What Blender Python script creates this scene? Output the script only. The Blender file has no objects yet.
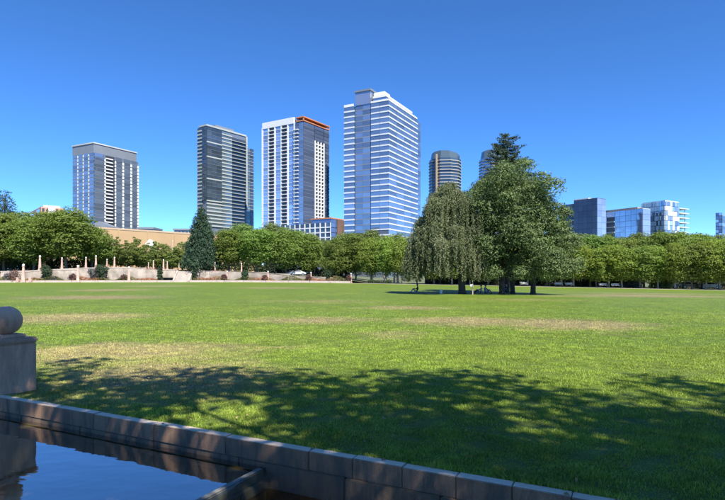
import bpy, math, random
import numpy as np
from math import radians, sin, cos, pi, exp, log

S = bpy.context.scene
COL = S.collection
random.seed(7)

# ------------------------------------------------------------------ camera
F = 540.0 / 725.0            # focal length in picture widths
EYE = 1.7
cam_d = bpy.data.cameras.new('camera')
cam = bpy.data.objects.new('camera', cam_d)
COL.objects.link(cam)
cam_d.sensor_width = 36.0
cam_d.lens = 36.0 * F
cam_d.shift_y = 25.0 / 725.0
cam_d.clip_start = 0.05
cam_d.clip_end = 9000
cam.location = (0, 0, EYE)
cam.rotation_euler = (radians(90), 0, 0)
S.camera = cam

# ------------------------------------------------------------------ sky, sun, exposure
SUN_EL = radians(52)
SUN_AZ = (0.50, -0.866)      # horizontal direction towards the sun
wd = bpy.data.worlds.new('World')
S.world = wd
wd.use_nodes = True
wn = wd.node_tree
bg = wn.nodes['Background']
sky = wn.nodes.new('ShaderNodeTexSky')
sky.sky_type = 'NISHITA'
sky.sun_disc = False
sky.sun_elevation = SUN_EL
sky.sun_rotation = math.atan2(SUN_AZ[0], SUN_AZ[1])
sky.air_density = 1.0
sky.dust_density = 0.0
sky.ozone_density = 6
sky.altitude = 6000
hsv = wn.nodes.new('ShaderNodeHueSaturation')      # the camera's vivid blue, the same all over the sky
hsv.inputs['Saturation'].default_value = 1.15
hsv.inputs['Hue'].default_value = 0.502
wn.links.new(sky.outputs[0], hsv.inputs['Color'])
wn.links.new(hsv.outputs[0], bg.inputs[0])
bg.inputs[1].default_value = 0.134
sun_d = bpy.data.lights.new('sun', 'SUN')
sun_d.energy = 4.8
sun_d.angle = radians(0.53)
sun_d.color = (1.0, 0.95, 0.87)
sun = bpy.data.objects.new('sun', sun_d)
COL.objects.link(sun)
from mathutils import Vector
sd = Vector((SUN_AZ[0] * cos(SUN_EL), SUN_AZ[1] * cos(SUN_EL), sin(SUN_EL)))
sun.rotation_euler = sd.to_track_quat('Z', 'Y').to_euler()
sun.location = (20, -30, 60)
S.view_settings.view_transform = 'Standard'
S.view_settings.look = 'None'
S.view_settings.gamma = 1
S.view_settings.use_curve_mapping = False
S.view_settings.exposure = 1.18
S.cycles.max_bounces = 8
S.cycles.transparent_max_bounces = 12
S.cycles.caustics_reflective = False
S.cycles.caustics_refractive = False

# ------------------------------------------------------------------ helpers
def X(px, d): return (px - 362.5) / 540.0 * d
def Z(py, d): return EYE + (275.0 - py) / 540.0 * d
def sstep(a, b, x):
    t = min(1, max(0, (x - a) / (b - a)))
    return t * t * (3 - 2 * t)
def gz(x, y):
    """height of the park ground: it falls gently towards the far right"""
    u = (x + 10) / 8.0
    sp = 8.0 * (log(1 + exp(u)) if u < 30 else u)
    sp = min(sp, 110)
    return -0.0155 * sp * sstep(8, 90, y)

def tag(o, label=None, cat=None, group=None, kind=None):
    if label: o['label'] = label
    if cat: o['category'] = cat
    if group: o['group'] = group
    if kind: o['kind'] = kind
    return o
def empty(name, loc=(0, 0, 0), rz=0.0):
    o = bpy.data.objects.new(name, None)
    o.empty_display_size = 0.3
    o.location = loc
    o.rotation_euler = (0, 0, rz)
    COL.objects.link(o)
    return o
def link(name, mesh, parent=None, loc=(0, 0, 0), rz=0.0, mat=None):
    o = bpy.data.objects.new(name, mesh)
    COL.objects.link(o)
    o.location = loc
    o.rotation_euler = (0, 0, rz)
    if parent: o.parent = parent
    if mat and len(mesh.materials) == 0: mesh.materials.append(mat)
    return o
def np_mesh(name, V, Fq, mat=None, smooth=False, rnd=None):
    """V (n,3), Fq (m,3|4) -> mesh, made in bulk"""
    V = np.asarray(V, dtype=np.float32); Fq = np.asarray(Fq, dtype=np.int32)
    k = Fq.shape[1]
    me = bpy.data.meshes.new(name)
    me.vertices.add(len(V)); me.vertices.foreach_set('co', V.ravel())
    me.loops.add(Fq.size); me.loops.foreach_set('vertex_index', Fq.ravel())
    me.polygons.add(len(Fq))
    me.polygons.foreach_set('loop_start', np.arange(0, Fq.size, k, dtype=np.int32))
    me.polygons.foreach_set('use_smooth', np.full(len(Fq), smooth, dtype=bool))
    if rnd is not None:
        at = me.attributes.new('rnd', 'FLOAT', 'POINT')
        at.data.foreach_set('value', np.asarray(rnd, dtype=np.float32))
    me.update(calc_edges=True)
    if mat: me.materials.append(mat)
    return me

class MB:
    """collects polygons of ONE piece"""
    def __init__(s): s.v = []; s.f = []
    def box(s, x0, x1, y0, y1, z0, z1):
        n = len(s.v)
        s.v += [(x, y, z) for z in (z0, z1) for y in (y0, y1) for x in (x0, x1)]
        s.f += [tuple(n + i for i in q) for q in
                ((0, 2, 3, 1), (4, 5, 7, 6), (0, 1, 5, 4), (1, 3, 7, 5), (3, 2, 6, 7), (2, 0, 4, 6))]
        return s
    def frustum(s, cx, cy, z0, z1, h0, h1):
        n = len(s.v)
        for z, h in ((z0, h0), (z1, h1)):
            s.v += [(cx - h, cy - h, z), (cx + h, cy - h, z), (cx + h, cy + h, z), (cx - h, cy + h, z)]
        s.f += [tuple(n + i for i in q) for q in ((3, 2, 1, 0), (4, 5, 6, 7), (0, 1, 5, 4), (1, 2, 6, 5), (2, 3, 7, 6), (3, 0, 4, 7))]
        return s
    def tube(s, pts, rad, k=6, cap=True):
        n = len(s.v); m = len(pts)
        P = [Vector(p) for p in pts]
        for i, p in enumerate(P):
            t = (P[min(i + 1, m - 1)] - P[max(i - 1, 0)]).normalized()
            a = t.cross(Vector((0, 0, 1)) if abs(t.z) < 0.95 else Vector((1, 0, 0))).normalized()
            b = t.cross(a)
            for j in range(k):
                w = 2 * pi * j / k
                s.v.append(tuple(p + (a * cos(w) + b * sin(w)) * rad[i]))
        for i in range(m - 1):
            for j in range(k):
                s.f.append((n + i * k + j, n + i * k + (j + 1) % k, n + (i + 1) * k + (j + 1) % k, n + (i + 1) * k + j))
        if cap:
            s.f.append(tuple(n + j for j in range(k))[::-1])
            s.f.append(tuple(n + (m - 1) * k + j for j in range(k)))
        return s
    def lathe(s, prof, k=20, cx=0, cy=0):
        n = len(s.v); m = len(prof)
        for r, z in prof:
            for j in range(k):
                w = 2 * pi * j / k
                s.v.append((cx + r * cos(w), cy + r * sin(w), z))
        for i in range(m - 1):
            for j in range(k):
                s.f.append((n + i * k + j, n + i * k + (j + 1) % k, n + (i + 1) * k + (j + 1) % k, n + (i + 1) * k + j))
        s.f.append(tuple(n + j for j in range(k))[::-1])
        s.f.append(tuple(n + (m - 1) * k + j for j in range(k)))
        return s
    def prism(s, pts, z0, z1):
        n = len(s.v); m = len(pts)
        s.v += [(p[0], p[1], z0) for p in pts] + [(p[0], p[1], z1) for p in pts]
        s.f.append(tuple(n + i for i in range(m))[::-1]); s.f.append(tuple(n + m + i for i in range(m)))
        for i in range(m):
            j = (i + 1) % m
            s.f.append((n + i, n + j, n + m + j, n + m + i))
        return s
    def mesh(s, name, mat, smooth=False, bevel=0):
        me = bpy.data.meshes.new(name)
        me.from_pydata(s.v, [], s.f)
        if bevel:
            import bmesh
            bm = bmesh.new(); bm.from_mesh(me)
            bmesh.ops.bevel(bm, geom=list(bm.edges), offset=bevel, segments=2, affect='EDGES', clamp_overlap=True)
            bm.to_mesh(me); bm.free()
        if smooth:
            me.polygons.foreach_set('use_smooth', [True] * len(me.polygons))
        me.materials.append(mat)
        me.update()
        return me
    def build(s, name, mat, parent=None, smooth=False, bevel=0, loc=(0, 0, 0), rz=0):
        return link(name, s.mesh(name, mat, smooth, bevel), parent, loc, rz)

# ------------------------------------------------------------------ materials
class NT:
    def __init__(s, name):
        s.m = bpy.data.materials.new(name); s.m.use_nodes = True
        s.t = s.m.node_tree; s.p = s.t.nodes['Principled BSDF']; s.out = s.t.nodes['Material Output']
    def n(s, typ, **kw):
        nd = s.t.nodes.new(typ)
        for k, v in kw.items():
            if hasattr(nd, k): setattr(nd, k, v)
            else: nd.inputs[k].default_value = v
        return nd
    def l(s, a, b): s.t.links.new(a, b)
    def mix(s, fac, a, b, blend='MIX'):
        nd = s.t.nodes.new('ShaderNodeMix'); nd.data_type = 'RGBA'; nd.blend_type = blend
        for sock, v in ((nd.inputs[0], fac), (nd.inputs[6], a), (nd.inputs[7], b)):
            if hasattr(v, 'links'): s.l(v, sock)
            elif isinstance(v, (int, float)): sock.default_value = v
            else: sock.default_value = (*v, 1) if len(v) == 3 else v
        return nd.outputs[2]
    def ramp(s, fac, stops):
        nd = s.t.nodes.new('ShaderNodeValToRGB'); el = nd.color_ramp.elements
        while len(el) < len(stops): el.new(0.5)
        for e, (p, c) in zip(el, stops):
            e.position = p; e.color = (*c, 1) if not isinstance(c, (int, float)) else (c, c, c, 1)
        s.l(fac, nd.inputs[0]); return nd.outputs[0]
    def noise(s, vec, scale, detail=4, rough=0.6, dist=0.0):
        nd = s.t.nodes.new('ShaderNodeTexNoise')
        nd.inputs['Scale'].default_value = scale; nd.inputs['Detail'].default_value = detail
        nd.inputs['Roughness'].default_value = rough; nd.inputs['Distortion'].default_value = dist
        if vec is not None: s.l(vec, nd.inputs['Vector'])
        return nd.outputs[0]
    def math(s, op, a, b=0.0):
        nd = s.t.nodes.new('ShaderNodeMath'); nd.operation = op
        for sock, v in ((nd.inputs[0], a), (nd.inputs[1], b)):
            if hasattr(v, 'links'): s.l(v, sock)
            else: sock.default_value = v
        return nd.outputs[0]
    def bump(s, h, strength=0.3, dist=0.02):
        nd = s.t.nodes.new('ShaderNodeBump')
        nd.inputs['Strength'].default_value = strength; nd.inputs['Distance'].default_value = dist
        s.l(h, nd.inputs['Height']); s.l(nd.outputs[0], s.p.inputs['Normal'])
    def pos(s): return s.t.nodes.new('ShaderNodeNewGeometry').outputs['Position']
    def objrnd(s): return s.t.nodes.new('ShaderNodeObjectInfo').outputs['Random']

def plain(name, c, rough=0.6, metal=0.0, var=0.12, scale=2.0, bump=0.0, spec=0.5):
    t = NT(name)
    nz = t.noise(t.pos(), scale, 5)
    c2 = tuple(max(0, x * (1 - var * 1.6)) for x in c); c3 = tuple(min(1, x * (1 + var)) for x in c)
    t.l(t.ramp(nz, [(0.3, c2), (0.7, c3)]), t.p.inputs['Base Color'])
    t.p.inputs['Roughness'].default_value = rough; t.p.inputs['Metallic'].default_value = metal
    t.p.inputs['Specular IOR Level'].default_value = spec
    if bump: t.bump(t.noise(t.pos(), scale * 6, 5), bump, 0.05)
    return t.m

def glass(name, c, rough=0.06, metal=0.75, var=0.35):
    """reflective curtain-wall glass: every pane its own slight tint"""
    t = NT(name)
    r = t.objrnd()
    lo = tuple(x * (1 - var) for x in c); hi = tuple(min(1, x * (1 + var * 0.6)) for x in c)
    t.l(t.mix(r, lo, hi), t.p.inputs['Base Color'])
    t.p.inputs['Roughness'].default_value = rough; t.p.inputs['Metallic'].default_value = metal
    t.bump(t.noise(t.pos(), 0.09, 2), 0.12, 1.0)
    return t.m

def leafmat(name, c, c2, trans=0.32, var=0.35):
    """leaves: colour differs leaf by leaf and tree by tree"""
    t = NT(name)
    a = t.n('ShaderNodeAttribute'); a.attribute_name = 'rnd'
    base = t.ramp(a.outputs['Fac'], [(0.0, tuple(x * (1 - var) for x in c)), (0.55, c), (1.0, c2)])
    hs = t.n('ShaderNodeHueSaturation')
    r = t.objrnd()
    t.l(t.math('ADD', t.math('MULTIPLY', r, 0.03), 0.487), hs.inputs['Hue'])
    t.l(t.math('ADD', t.math('MULTIPLY', r, 0.34), 0.86), hs.inputs['Value'])
    t.l(base, hs.inputs['Color'])
    t.l(hs.outputs[0], t.p.inputs['Base Color'])
    t.p.inputs['Roughness'].default_value = 0.55
    t.p.inputs['Specular IOR Level'].default_value = 0.3
    tr = t.n('ShaderNodeBsdfTranslucent')
    t.l(t.mix(1.0, hs.outputs[0], (1.15, 1.25, 0.55), 'MULTIPLY'), tr.inputs[0])
    mx = t.n('ShaderNodeMixShader'); mx.inputs[0].default_value = trans
    t.l(t.p.outputs[0], mx.inputs[1]); t.l(tr.outputs[0], mx.inputs[2])
    t.l(mx.outputs[0], t.out.inputs[0])
    return t.m

# dry patches in the lawn: (x, y, half length x, half length y, amount)
DRY = [(-5.6, 12.0, 3.0, 2.0, 1.0), (-3.4, 9.2, 2.2, 1.7, 1.0), (-4.3, 7.3, 1.0, 0.5, 0.6), (-12.0, 22.0, 2.6, 1.6, .9), (-1.9, 21.0, 2.2, 0.9, .8),
       (3.8, 20.2, 2.3, 1.2, 1.0), (7.3, 19.0, 2.4, 1.3, 1.0), (0.7, 15.6, 1.2, .6, .5), (29, 54, 7, 3.2, .95), (20, 50, 4, 2, .5),
       (-21, 42, 5, 2.2, 0.85), (-29, 62, 4.5, 2.5, .8), (-32, 85, 6, 3, .7), (2.5, 29, 2.2, 1.2, .75), (-12, 75, 5, 3, .6), (36, 66, 9, 3, .6), (-2.4, 12.6, 1.6, .6, .5),
       (12, 40, 4, 1.6, .4), (-3, 36, 4, 1.4, .4)]
def grassmat(name, blade):
    t = NT(name)
    pos = t.pos()
    wob = t.n('ShaderNodeVectorMath', operation='MULTIPLY_ADD')
    nn = t.n('ShaderNodeTexNoise'); nn.inputs['Scale'].default_value = 0.55; nn.inputs['Detail'].default_value = 7; nn.inputs['Roughness'].default_value = .68; t.l(pos, nn.inputs['Vector'])
    t.l(nn.outputs[1], wob.inputs[0]); wob.inputs[1].default_value = (4.5, 4.5, 0); t.l(pos, wob.inputs[2])
    dry = None
    for (x, y, a, b, amt) in DRY:
        if y > 15: a, b = a * 1.2, b * 1.9
        mp = t.n('ShaderNodeMapping'); mp.vector_type = 'TEXTURE'
        mp.inputs['Location'].default_value = (x + 2.25, y + 2.25, 0); mp.inputs['Scale'].default_value = (a * 1.25, b * 1.3, 1e4)
        t.l(wob.outputs[0], mp.inputs[0])
        g = t.n('ShaderNodeTexGradient', gradient_type='SPHERICAL'); t.l(mp.outputs[0], g.inputs[0])
        v = t.math('MULTIPLY', g.outputs['Fac'], amt)
        dry = v if dry is None else t.math('MAXIMUM', dry, v)
    fine = t.noise(pos, 7, 5, .7)
    big = t.noise(pos, 0.16, 4, .6)
    mid = t.noise(pos, 1.3, 6, .72)
    d = t.math('MULTIPLY', dry, t.math('ADD', t.math('MULTIPLY', fine, 1.6), 0.5))
    d = t.math('ADD', d, t.math('MULTIPLY', t.math('MAXIMUM', t.math('SUBTRACT', big, 0.56), 0.0), 1.4))
    d = t.math('ADD', d, t.math('MULTIPLY', t.math('MAXIMUM', t.math('SUBTRACT', mid, 0.58), 0.0), 0.9))
    d = t.math('MULTIPLY', d, t.math('ADD', t.math('MULTIPLY', t.noise(pos, 3.1, 6, .75), 1.5), .25))
    k = t.ramp(d, [(0.05, 0.0), (0.80, 0.95)])
    if blade:
        at = t.n('ShaderNodeAttribute'); at.attribute_name = 'rnd'
        green = t.ramp(at.outputs['Fac'], [(0, (0.154, 0.253, 0.028)), (.5, (0.284, 0.407, 0.043)), (.9, (0.415, 0.522, 0.092)), (1.0, (0.691, 0.583, 0.276))])
        green = t.mix(t.ramp(mid, [(.35, 0.0), (.7, .5)]), green, (0.400, 0.445, 0.077))
        green = t.mix(t.ramp(big, [(.35, .0), (.65, .3)]), green, (0.169, 0.307, 0.031))
        straw = t.ramp(at.outputs['Fac'], [(0, (0.415, 0.338, 0.138)), (.7, (0.707, 0.583, 0.276)), (1, (0.307, 0.400, 0.077))])
    else:
        g2 = t.noise(pos, 24, 4, .75)
        green = t.ramp(g2, [(.3, (0.071, 0.114, 0.008)), (.55, (0.122, 0.175, 0.012)), (.75, (0.174, 0.220, 0.023))])
        green = t.mix(t.ramp(mid, [(.35, 0.0), (.7, .5)]), green, (0.166, 0.191, 0.020))
        green = t.mix(t.ramp(big, [(.35, .0), (.62, .6)]), green, (0.074, 0.133, 0.009))
        straw = t.ramp(g2, [(.3, (0.148, 0.122, 0.048)), (.7, (0.281, 0.229, 0.103))])
    col = t.mix(k, green, straw)
    col = t.mix(1.0, col, t.ramp(t.noise(pos, 2.6, 4, .7), [(.3, .72), (.7, 1.22)]), 'MULTIPLY')
    col = t.mix(1.0, col, t.ramp(t.noise(pos, .55, 3, .6), [(.3, .84), (.7, 1.12)]), 'MULTIPLY')
    t.l(col, t.p.inputs['Base Color'])
    t.p.inputs['Roughness'].default_value = 0.6
    t.p.inputs['Specular IOR Level'].default_value = 0.25
    if blade:
        tr = t.n('ShaderNodeBsdfTranslucent'); t.l(col, tr.inputs[0])
        mx = t.n('ShaderNodeMixShader'); mx.inputs[0].default_value = .35
        t.l(t.p.outputs[0], mx.inputs[1]); t.l(tr.outputs[0], mx.inputs[2]); t.l(mx.outputs[0], t.out.inputs[0])
    else:
        t.bump(t.math('ADD', t.noise(pos, 30, 5, .8), t.math('MULTIPLY', mid, .6)), 0.8, 0.06)
    return t.m

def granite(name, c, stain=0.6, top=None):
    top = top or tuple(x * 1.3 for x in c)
    t = NT(name)
    pos = t.pos()
    sp = t.noise(pos, 120, 3, .7); big = t.noise(pos, 1.7, 5, .65)
    mp = t.n('ShaderNodeMapping'); mp.inputs['Scale'].default_value = (6, 6, 1.2); t.l(pos, mp.inputs[0])
    drip = t.noise(mp.outputs[0], .9, 6, .72)
    base = t.ramp(sp, [(.3, tuple(x * .72 for x in c)), (.5, c), (.72, tuple(min(1, x * 1.3) for x in c))])
    hs = t.n('ShaderNodeHueSaturation'); t.l(base, hs.inputs['Color'])
    t.l(t.math('ADD', t.math('MULTIPLY', t.objrnd(), .35), .82), hs.inputs['Value'])
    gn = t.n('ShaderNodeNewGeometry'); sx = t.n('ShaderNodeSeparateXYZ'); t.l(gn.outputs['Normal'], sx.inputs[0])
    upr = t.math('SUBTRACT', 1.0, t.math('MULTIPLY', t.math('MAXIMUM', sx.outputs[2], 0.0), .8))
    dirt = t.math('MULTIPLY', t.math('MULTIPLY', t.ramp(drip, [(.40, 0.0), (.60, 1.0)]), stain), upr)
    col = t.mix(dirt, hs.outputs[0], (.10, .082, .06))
    col = t.mix(t.math('MULTIPLY', t.math('MAXIMUM', sx.outputs[2], 0.0), .8), col, top)      # up-facing stone painted paler, skylight put into the colour
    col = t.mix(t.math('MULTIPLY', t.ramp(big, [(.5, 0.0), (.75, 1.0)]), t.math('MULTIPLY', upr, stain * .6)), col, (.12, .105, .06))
    t.l(col, t.p.inputs['Base Color']); t.p.inputs['Roughness'].default_value = .78
    t.bump(t.math('ADD', t.math('MULTIPLY', sp, 1.4), t.math('ADD', drip, t.noise(pos, 28, 4, .7))), .6, .008)
    return t.m

def watermat(name, tint, strength, ior=1.33, base=0.0):
    t = NT(name)
    t.t.nodes.remove(t.p)
    pos = t.pos()
    mp = t.n('ShaderNodeMapping'); mp.inputs['Scale'].default_value = (1, 1.6, 1); t.l(pos, mp.inputs[0])
    h = t.math('ADD', t.noise(mp.outputs[0], 2.2, 2, .45), t.math('MULTIPLY', t.noise(mp.outputs[0], 9, 2, .5), .12))
    bp = t.n('ShaderNodeBump'); bp.inputs['Strength'].default_value = strength; bp.inputs['Distance'].default_value = .05
    t.l(h, bp.inputs['Height'])
    gl = t.n('ShaderNodeBsdfGlossy'); gl.inputs['Roughness'].default_value = .015
    tr = t.n('ShaderNodeBsdfTransparent'); tr.inputs[0].default_value = (*tint, 1)
    fr = t.n('ShaderNodeFresnel'); fr.inputs[0].default_value = ior
    t.l(bp.outputs[0], gl.inputs['Normal']); t.l(bp.outputs[0], fr.inputs['Normal'])
    mx = t.n('ShaderNodeMixShader')
    t.l(t.math('ADD', fr.outputs[0], base), mx.inputs[0]); t.l(tr.outputs[0], mx.inputs[1]); t.l(gl.outputs[0], mx.inputs[2])
    t.l(mx.outputs[0], t.out.inputs[0])
    return t.m

M = {}
M['lawn'] = grassmat('lawn', False)
M['blade'] = grassmat('grass_blade', True)
M['ground'] = plain('ground', (.10, .115, .05), .9, var=.35, scale=.35, bump=.3)
M['gravel'] = plain('gravel_path', (.46, .41, .34), .9, var=.12, scale=1.3, bump=.15)
M['asphalt'] = plain('asphalt', (.05, .05, .052), .85, var=.2, scale=1)
M['pave'] = plain('paving', (.30, .28, .25), .85, var=.15, scale=1.5, bump=.1)
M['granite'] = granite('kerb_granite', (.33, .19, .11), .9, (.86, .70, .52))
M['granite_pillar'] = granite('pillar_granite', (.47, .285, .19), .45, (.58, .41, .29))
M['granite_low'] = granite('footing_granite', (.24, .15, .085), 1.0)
M['pink'] = plain('pink_granite', (.47, .31, .25), .7, var=.14, scale=1.2)
M['wallstone'] = plain('terrace_stone', (.37, .315, .26), .85, var=.28, scale=.6, bump=.1)
M['coping'] = plain('coping_stone', (.44, .37, .31), .8, var=.1, scale=.8)
M['rust'] = plain('rusty_coping', (.30, .13, .10), .8, var=.2, scale=.8)
M['poolbed'] = granite('pool_bed', (.40, .33, .15), .4)
M['ledge'] = granite('algae_ledge', (.42, .34, .15), .25)
M['weir'] = granite('weir_stone', (.17, .17, .15), .6)
M['water'] = watermat('canal_water', (.75, .74, .6), .06, 1.4, .44)
M['water_low'] = watermat('lower_water', (.8, .76, .55), .25, 1.4, .12)
M['spill'] = watermat('spilling_water', (.8, .8, .72), .5, 1.25)
M['lampglass'] = plain('lamp_globe', (.85, .85, .83), .25, var=.02)
M['bark'] = plain('bark', (.16, .125, .095), .9, var=.3, scale=3, bump=.5)
M['bark_dark'] = plain('dark_bark', (.07, .055, .045), .9, var=.3, scale=3, bump=.5)
M['bark_pale'] = plain('pale_bark', (.30, .26, .20), .9, var=.25, scale=3, bump=.3)
M['leaf_plane'] = leafmat('leaf_plane', (0.17, 0.24, 0.052), (0.29, 0.345, 0.1), .46, .25)
M['leaf_lime'] = leafmat('leaf_lime', (0.21, 0.285, 0.05), (0.33, 0.395, 0.09), .46, .25)
M['leaf_back'] = leafmat('leaf_back', (0.15, 0.205, 0.06), (0.25, 0.29, 0.1), .42, .22)
M['leaf_oak'] = leafmat('leaf_oak', (.115, .172, .06), (.25, .31, .13), .26, .42)
M['leaf_willow'] = leafmat('leaf_willow', (0.15, 0.185, 0.09), (0.28, 0.31, 0.175), .36, .3)
M['leaf_sequoia'] = leafmat('leaf_sequoia', (0.045, 0.085, 0.048), (0.085, 0.135, 0.075), .16)
M['leaf_fir'] = leafmat('leaf_fir', (0.05, 0.08, 0.05), (0.1, 0.135, 0.08), .18)
M['leaf_young'] = leafmat('leaf_young', (0.165, 0.218, 0.053), (0.295, 0.307, 0.094))
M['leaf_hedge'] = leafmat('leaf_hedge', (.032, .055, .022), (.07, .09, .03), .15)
M['leaf_red'] = leafmat('leaf_red', (.10, .045, .045), (.20, .10, .08), .2)
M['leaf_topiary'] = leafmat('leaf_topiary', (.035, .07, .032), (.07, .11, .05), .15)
M['leaf_grey'] = leafmat('leaf_grey', (.13, .13, .14), (.2, .2, .18), .15)
M['flower'] = leafmat('flower_bed', (.16, .17, .05), (.45, .20, .12), .15)
M['g_blue'] = glass('blue_glass', (.31, .385, .47), var=.3)
M['g_pale'] = glass('pale_blue_glass', (.50, .60, .75))
M['g_dark'] = glass('dark_glass', (.08, .115, .15), .08, .5)
M['g_navy'] = glass('navy_glass', (.15, .20, .31), .1, .6, .2)
M['g_ink'] = glass('ink_glass', (.055, .075, .12), .14, .35, .2)
M['g_green'] = glass('green_grey_glass', (.17, .225, .24), .1, .55)
M['condo_band'] = plain('condo_band', (.27, .275, .265), .7, var=.08, scale=.05)
M['g_void'] = glass('shaded_balcony_glass', (.055, .062, .075), .15, .2)
M['g_white'] = glass('white_fritted_glass', (.74, .80, .83), .2, .15, .22)
M['g_sky'] = glass('periwinkle_glass', (.45, .485, .58), .07, .7, .12)
M['white'] = plain('white_panel', (.64, .65, .66), .5, var=.04, scale=.05)
M['spandrel'] = plain('pale_spandrel', (.56, .60, .66), .4, var=.05, scale=.05)
M['concrete'] = plain('grey_concrete', (.42, .43, .42), .75, var=.1, scale=.05)
M['slabgrey'] = plain('grey_slab', (.50, .53, .52), .6, var=.08, scale=.05)
M['bandgrey'] = plain('grey_green_band', (.33, .36, .345), .6, var=.1, scale=.05)
M['midgrey'] = plain('grey_metal_panel', (.22, .24, .27), .5, metal=.3, var=.06, scale=.05)
M['darkgrey'] = plain('dark_metal_panel', (.06, .068, .08), .5, var=.1, scale=.05)
M['core'] = plain('building_core', (.17, .20, .245), .3, .3, var=.1, scale=.05)
M['tan'] = plain('tan_stucco', (.39, .26, .14), .9, var=.07, scale=.06)
M['tan2'] = plain('beige_strip', (.42, .31, .21), .8, var=.05, scale=.05)
M['orange'] = plain('orange_panel', (.47, .18, .08), .6, var=.08, scale=.1)
M['brown'] = plain('brown_brick', (.13, .07, .05), .8, var=.12, scale=.1)
M['brick'] = plain('pink_brick', (.47, .25, .17), .85, var=.08, scale=.1)
M['rooftan'] = plain('roof_edge_brown', (.25, .20, .17), .7, var=.1, scale=.1)
M['rail'] = glass('railing_glass', (.55, .66, .72), .1, .4, .2)
M['bench'] = plain('bench_slat', (.50, .48, .45), .7, var=.1, scale=3)
M['metal'] = plain('dark_metal', (.05, .05, .055), .4, metal=.6, var=.1)
M['tyre'] = plain('tyre_rubber', (.02, .02, .02), .8)
M['rim'] = plain('wheel_rim', (.5, .5, .52), .3, metal=.9)
M['carglass'] = plain('car_glass', (.02, .025, .03), .05)
M['skin'] = plain('skin', (.52, .31, .22), .6, var=.05)
M['hair'] = plain('hair', (.03, .02, .015), .6)
M['wood'] = plain('stake_wood', (.42, .28, .20), .8, var=.15, scale=6)
M['stair'] = plain('stair_stone', (.40, .345, .295), .85, var=.1, scale=1)

# ------------------------------------------------------------------ the setting: ground
# line of the canal kerb: front top edge P0 + t*KD ; KN points away from the canal (to the lawn)
KD = Vector((0.892, -0.451)); KN = Vector((0.451, 0.892)); P0 = Vector((-5.03, 7.49))
def K(t, n, z=0): p = P0 + KD * t + KN * n; return (p.x, p.y, z)
KANG = math.atan2(KD.y, KD.x)
FAR = [(-190, 60), (-150, 92), (-115, 112), (-80, 123), (-39, 130), (-20, 126), (-3, 121), (8, 118), (28, 113), (47, 108.5), (67, 101), (90, 88), (112, 66), (125, 40)]
def far_pt(t):
    i = min(int(t * (len(FAR) - 1)), len(FAR) - 2); u = t * (len(FAR) - 1) - i
    P = [Vector(FAR[max(0, min(len(FAR) - 1, i + k))]) for k in (-1, 0, 1, 2)]
    return 0.5 * ((2 * P[1]) + (P[2] - P[0]) * u + (2 * P[0] - 5 * P[1] + 4 * P[2] - P[3]) * u * u + (3 * P[1] - P[0] - 3 * P[2] + P[3]) * u ** 3)
def far_off(t, off):
    a = far_pt(max(0, t - .004)); b = far_pt(min(1, t + .004)); n = Vector((-(b - a).y, (b - a).x)).normalized()
    return far_pt(t) + n * off
def strip(name, f0, f1, rows, cols, mat, zoff=0.0, zf=gz, power=1.0):
    V = []; Q = []
    for r in range(rows + 1):
        s = (r / rows) ** power
        for c in range(cols + 1):
            t = c / cols; a = f0(t); b = f1(t); p = a + (b - a) * s
            V.append((p[0], p[1], zf(p[0], p[1]) + zoff))
    for r in range(rows):
        for c in range(cols):
            i = r * (cols + 1) + c
            Q.append((i, i + 1, i + cols + 2, i + cols + 1))
    return link(name, np_mesh(name, V, Q, mat, True))
KW = 0.12
def near_pt(t): p = K(-16 + 44 * t, KW - 0.01); return Vector((p[0], p[1]))
tag(strip('lawn', near_pt, far_pt, 140, 110, M['lawn'], -0.02, power=2.2), kind='structure')
def ring(name, mat):
    V = []; Q = []; radii = [0, 6, 12, 18, 26, 36, 50, 70, 90, 110, 130, 160, 200, 260, 350, 500, 900, 1600, 3200, 7000]; k = 72
    for r in radii:
        for j in range(k):
            a = 2 * pi * j / k; x = r * cos(a); y = r * sin(a)
            V.append((x, y, gz(min(max(x, -90), 90), y) - 0.06 - 1.6 * (1 - sstep(18, 45, r))))
    for i in range(len(radii) - 1):
        for j in range(k):
            Q.append((i * k + j, i * k + (j + 1) % k, (i + 1) * k + (j + 1) % k, (i + 1) * k + j))
    return link(name, np_mesh(name, V, Q, mat, True))
tag(ring('ground', M['ground']), kind='structure')
tag(strip('path', lambda t: far_off(t, -0.15), lambda t: far_off(t, 2.6), 2, 110, M['gravel'], 0.0), kind='structure')
# the near bank of the canal (where the photographer stands) and its paving
cw = 3.3   # width of the canal
V = [K(-16, -cw - .02, -.012), K(28, -cw - .02, -.012), K(28, -cw - 14, -.012), K(-16, -cw - 14, -.012)]
tag(link('pavement', np_mesh('pavement', V, [(0, 3, 2, 1)], M['pave'])), kind='structure')

# ------------------------------------------------------------------ canal: kerb stones, footing, weir, water
WEIR_T = 4.55        # along the kerb
UP, LOW = -0.245, -0.43
canal = empty('canal_wall', K(0, 0, 0), KANG)
tag(canal, 'long low pinkish granite wall of the water channel along the lawn', 'wall')
rs = random.Random(3)
t = -16.0
while t < 24:
    ln = (1.0 if t < 4.9 else 0.475) * rs.uniform(.94, 1.06)
    hh = rs.uniform(-.004, .004); pr = rs.uniform(-.006, .004)
    b = MB().box(t + .002, t + ln - .002, -0.0 - pr, KW, -0.185, 0.0 + hh)
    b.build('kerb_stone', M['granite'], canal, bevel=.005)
    t += ln
t = -16.0
while t < WEIR_T - .1:
    ln = min(1.25 * rs.uniform(.95, 1.05), WEIR_T - t + .001)
    MB().box(t + .003, t + ln - .003, rs.uniform(.004, .012), KW + .1, -1.0, -.189).build('footing_stone', M['granite_low'], canal, bevel=.008)
    t += ln
t = WEIR_T
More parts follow.
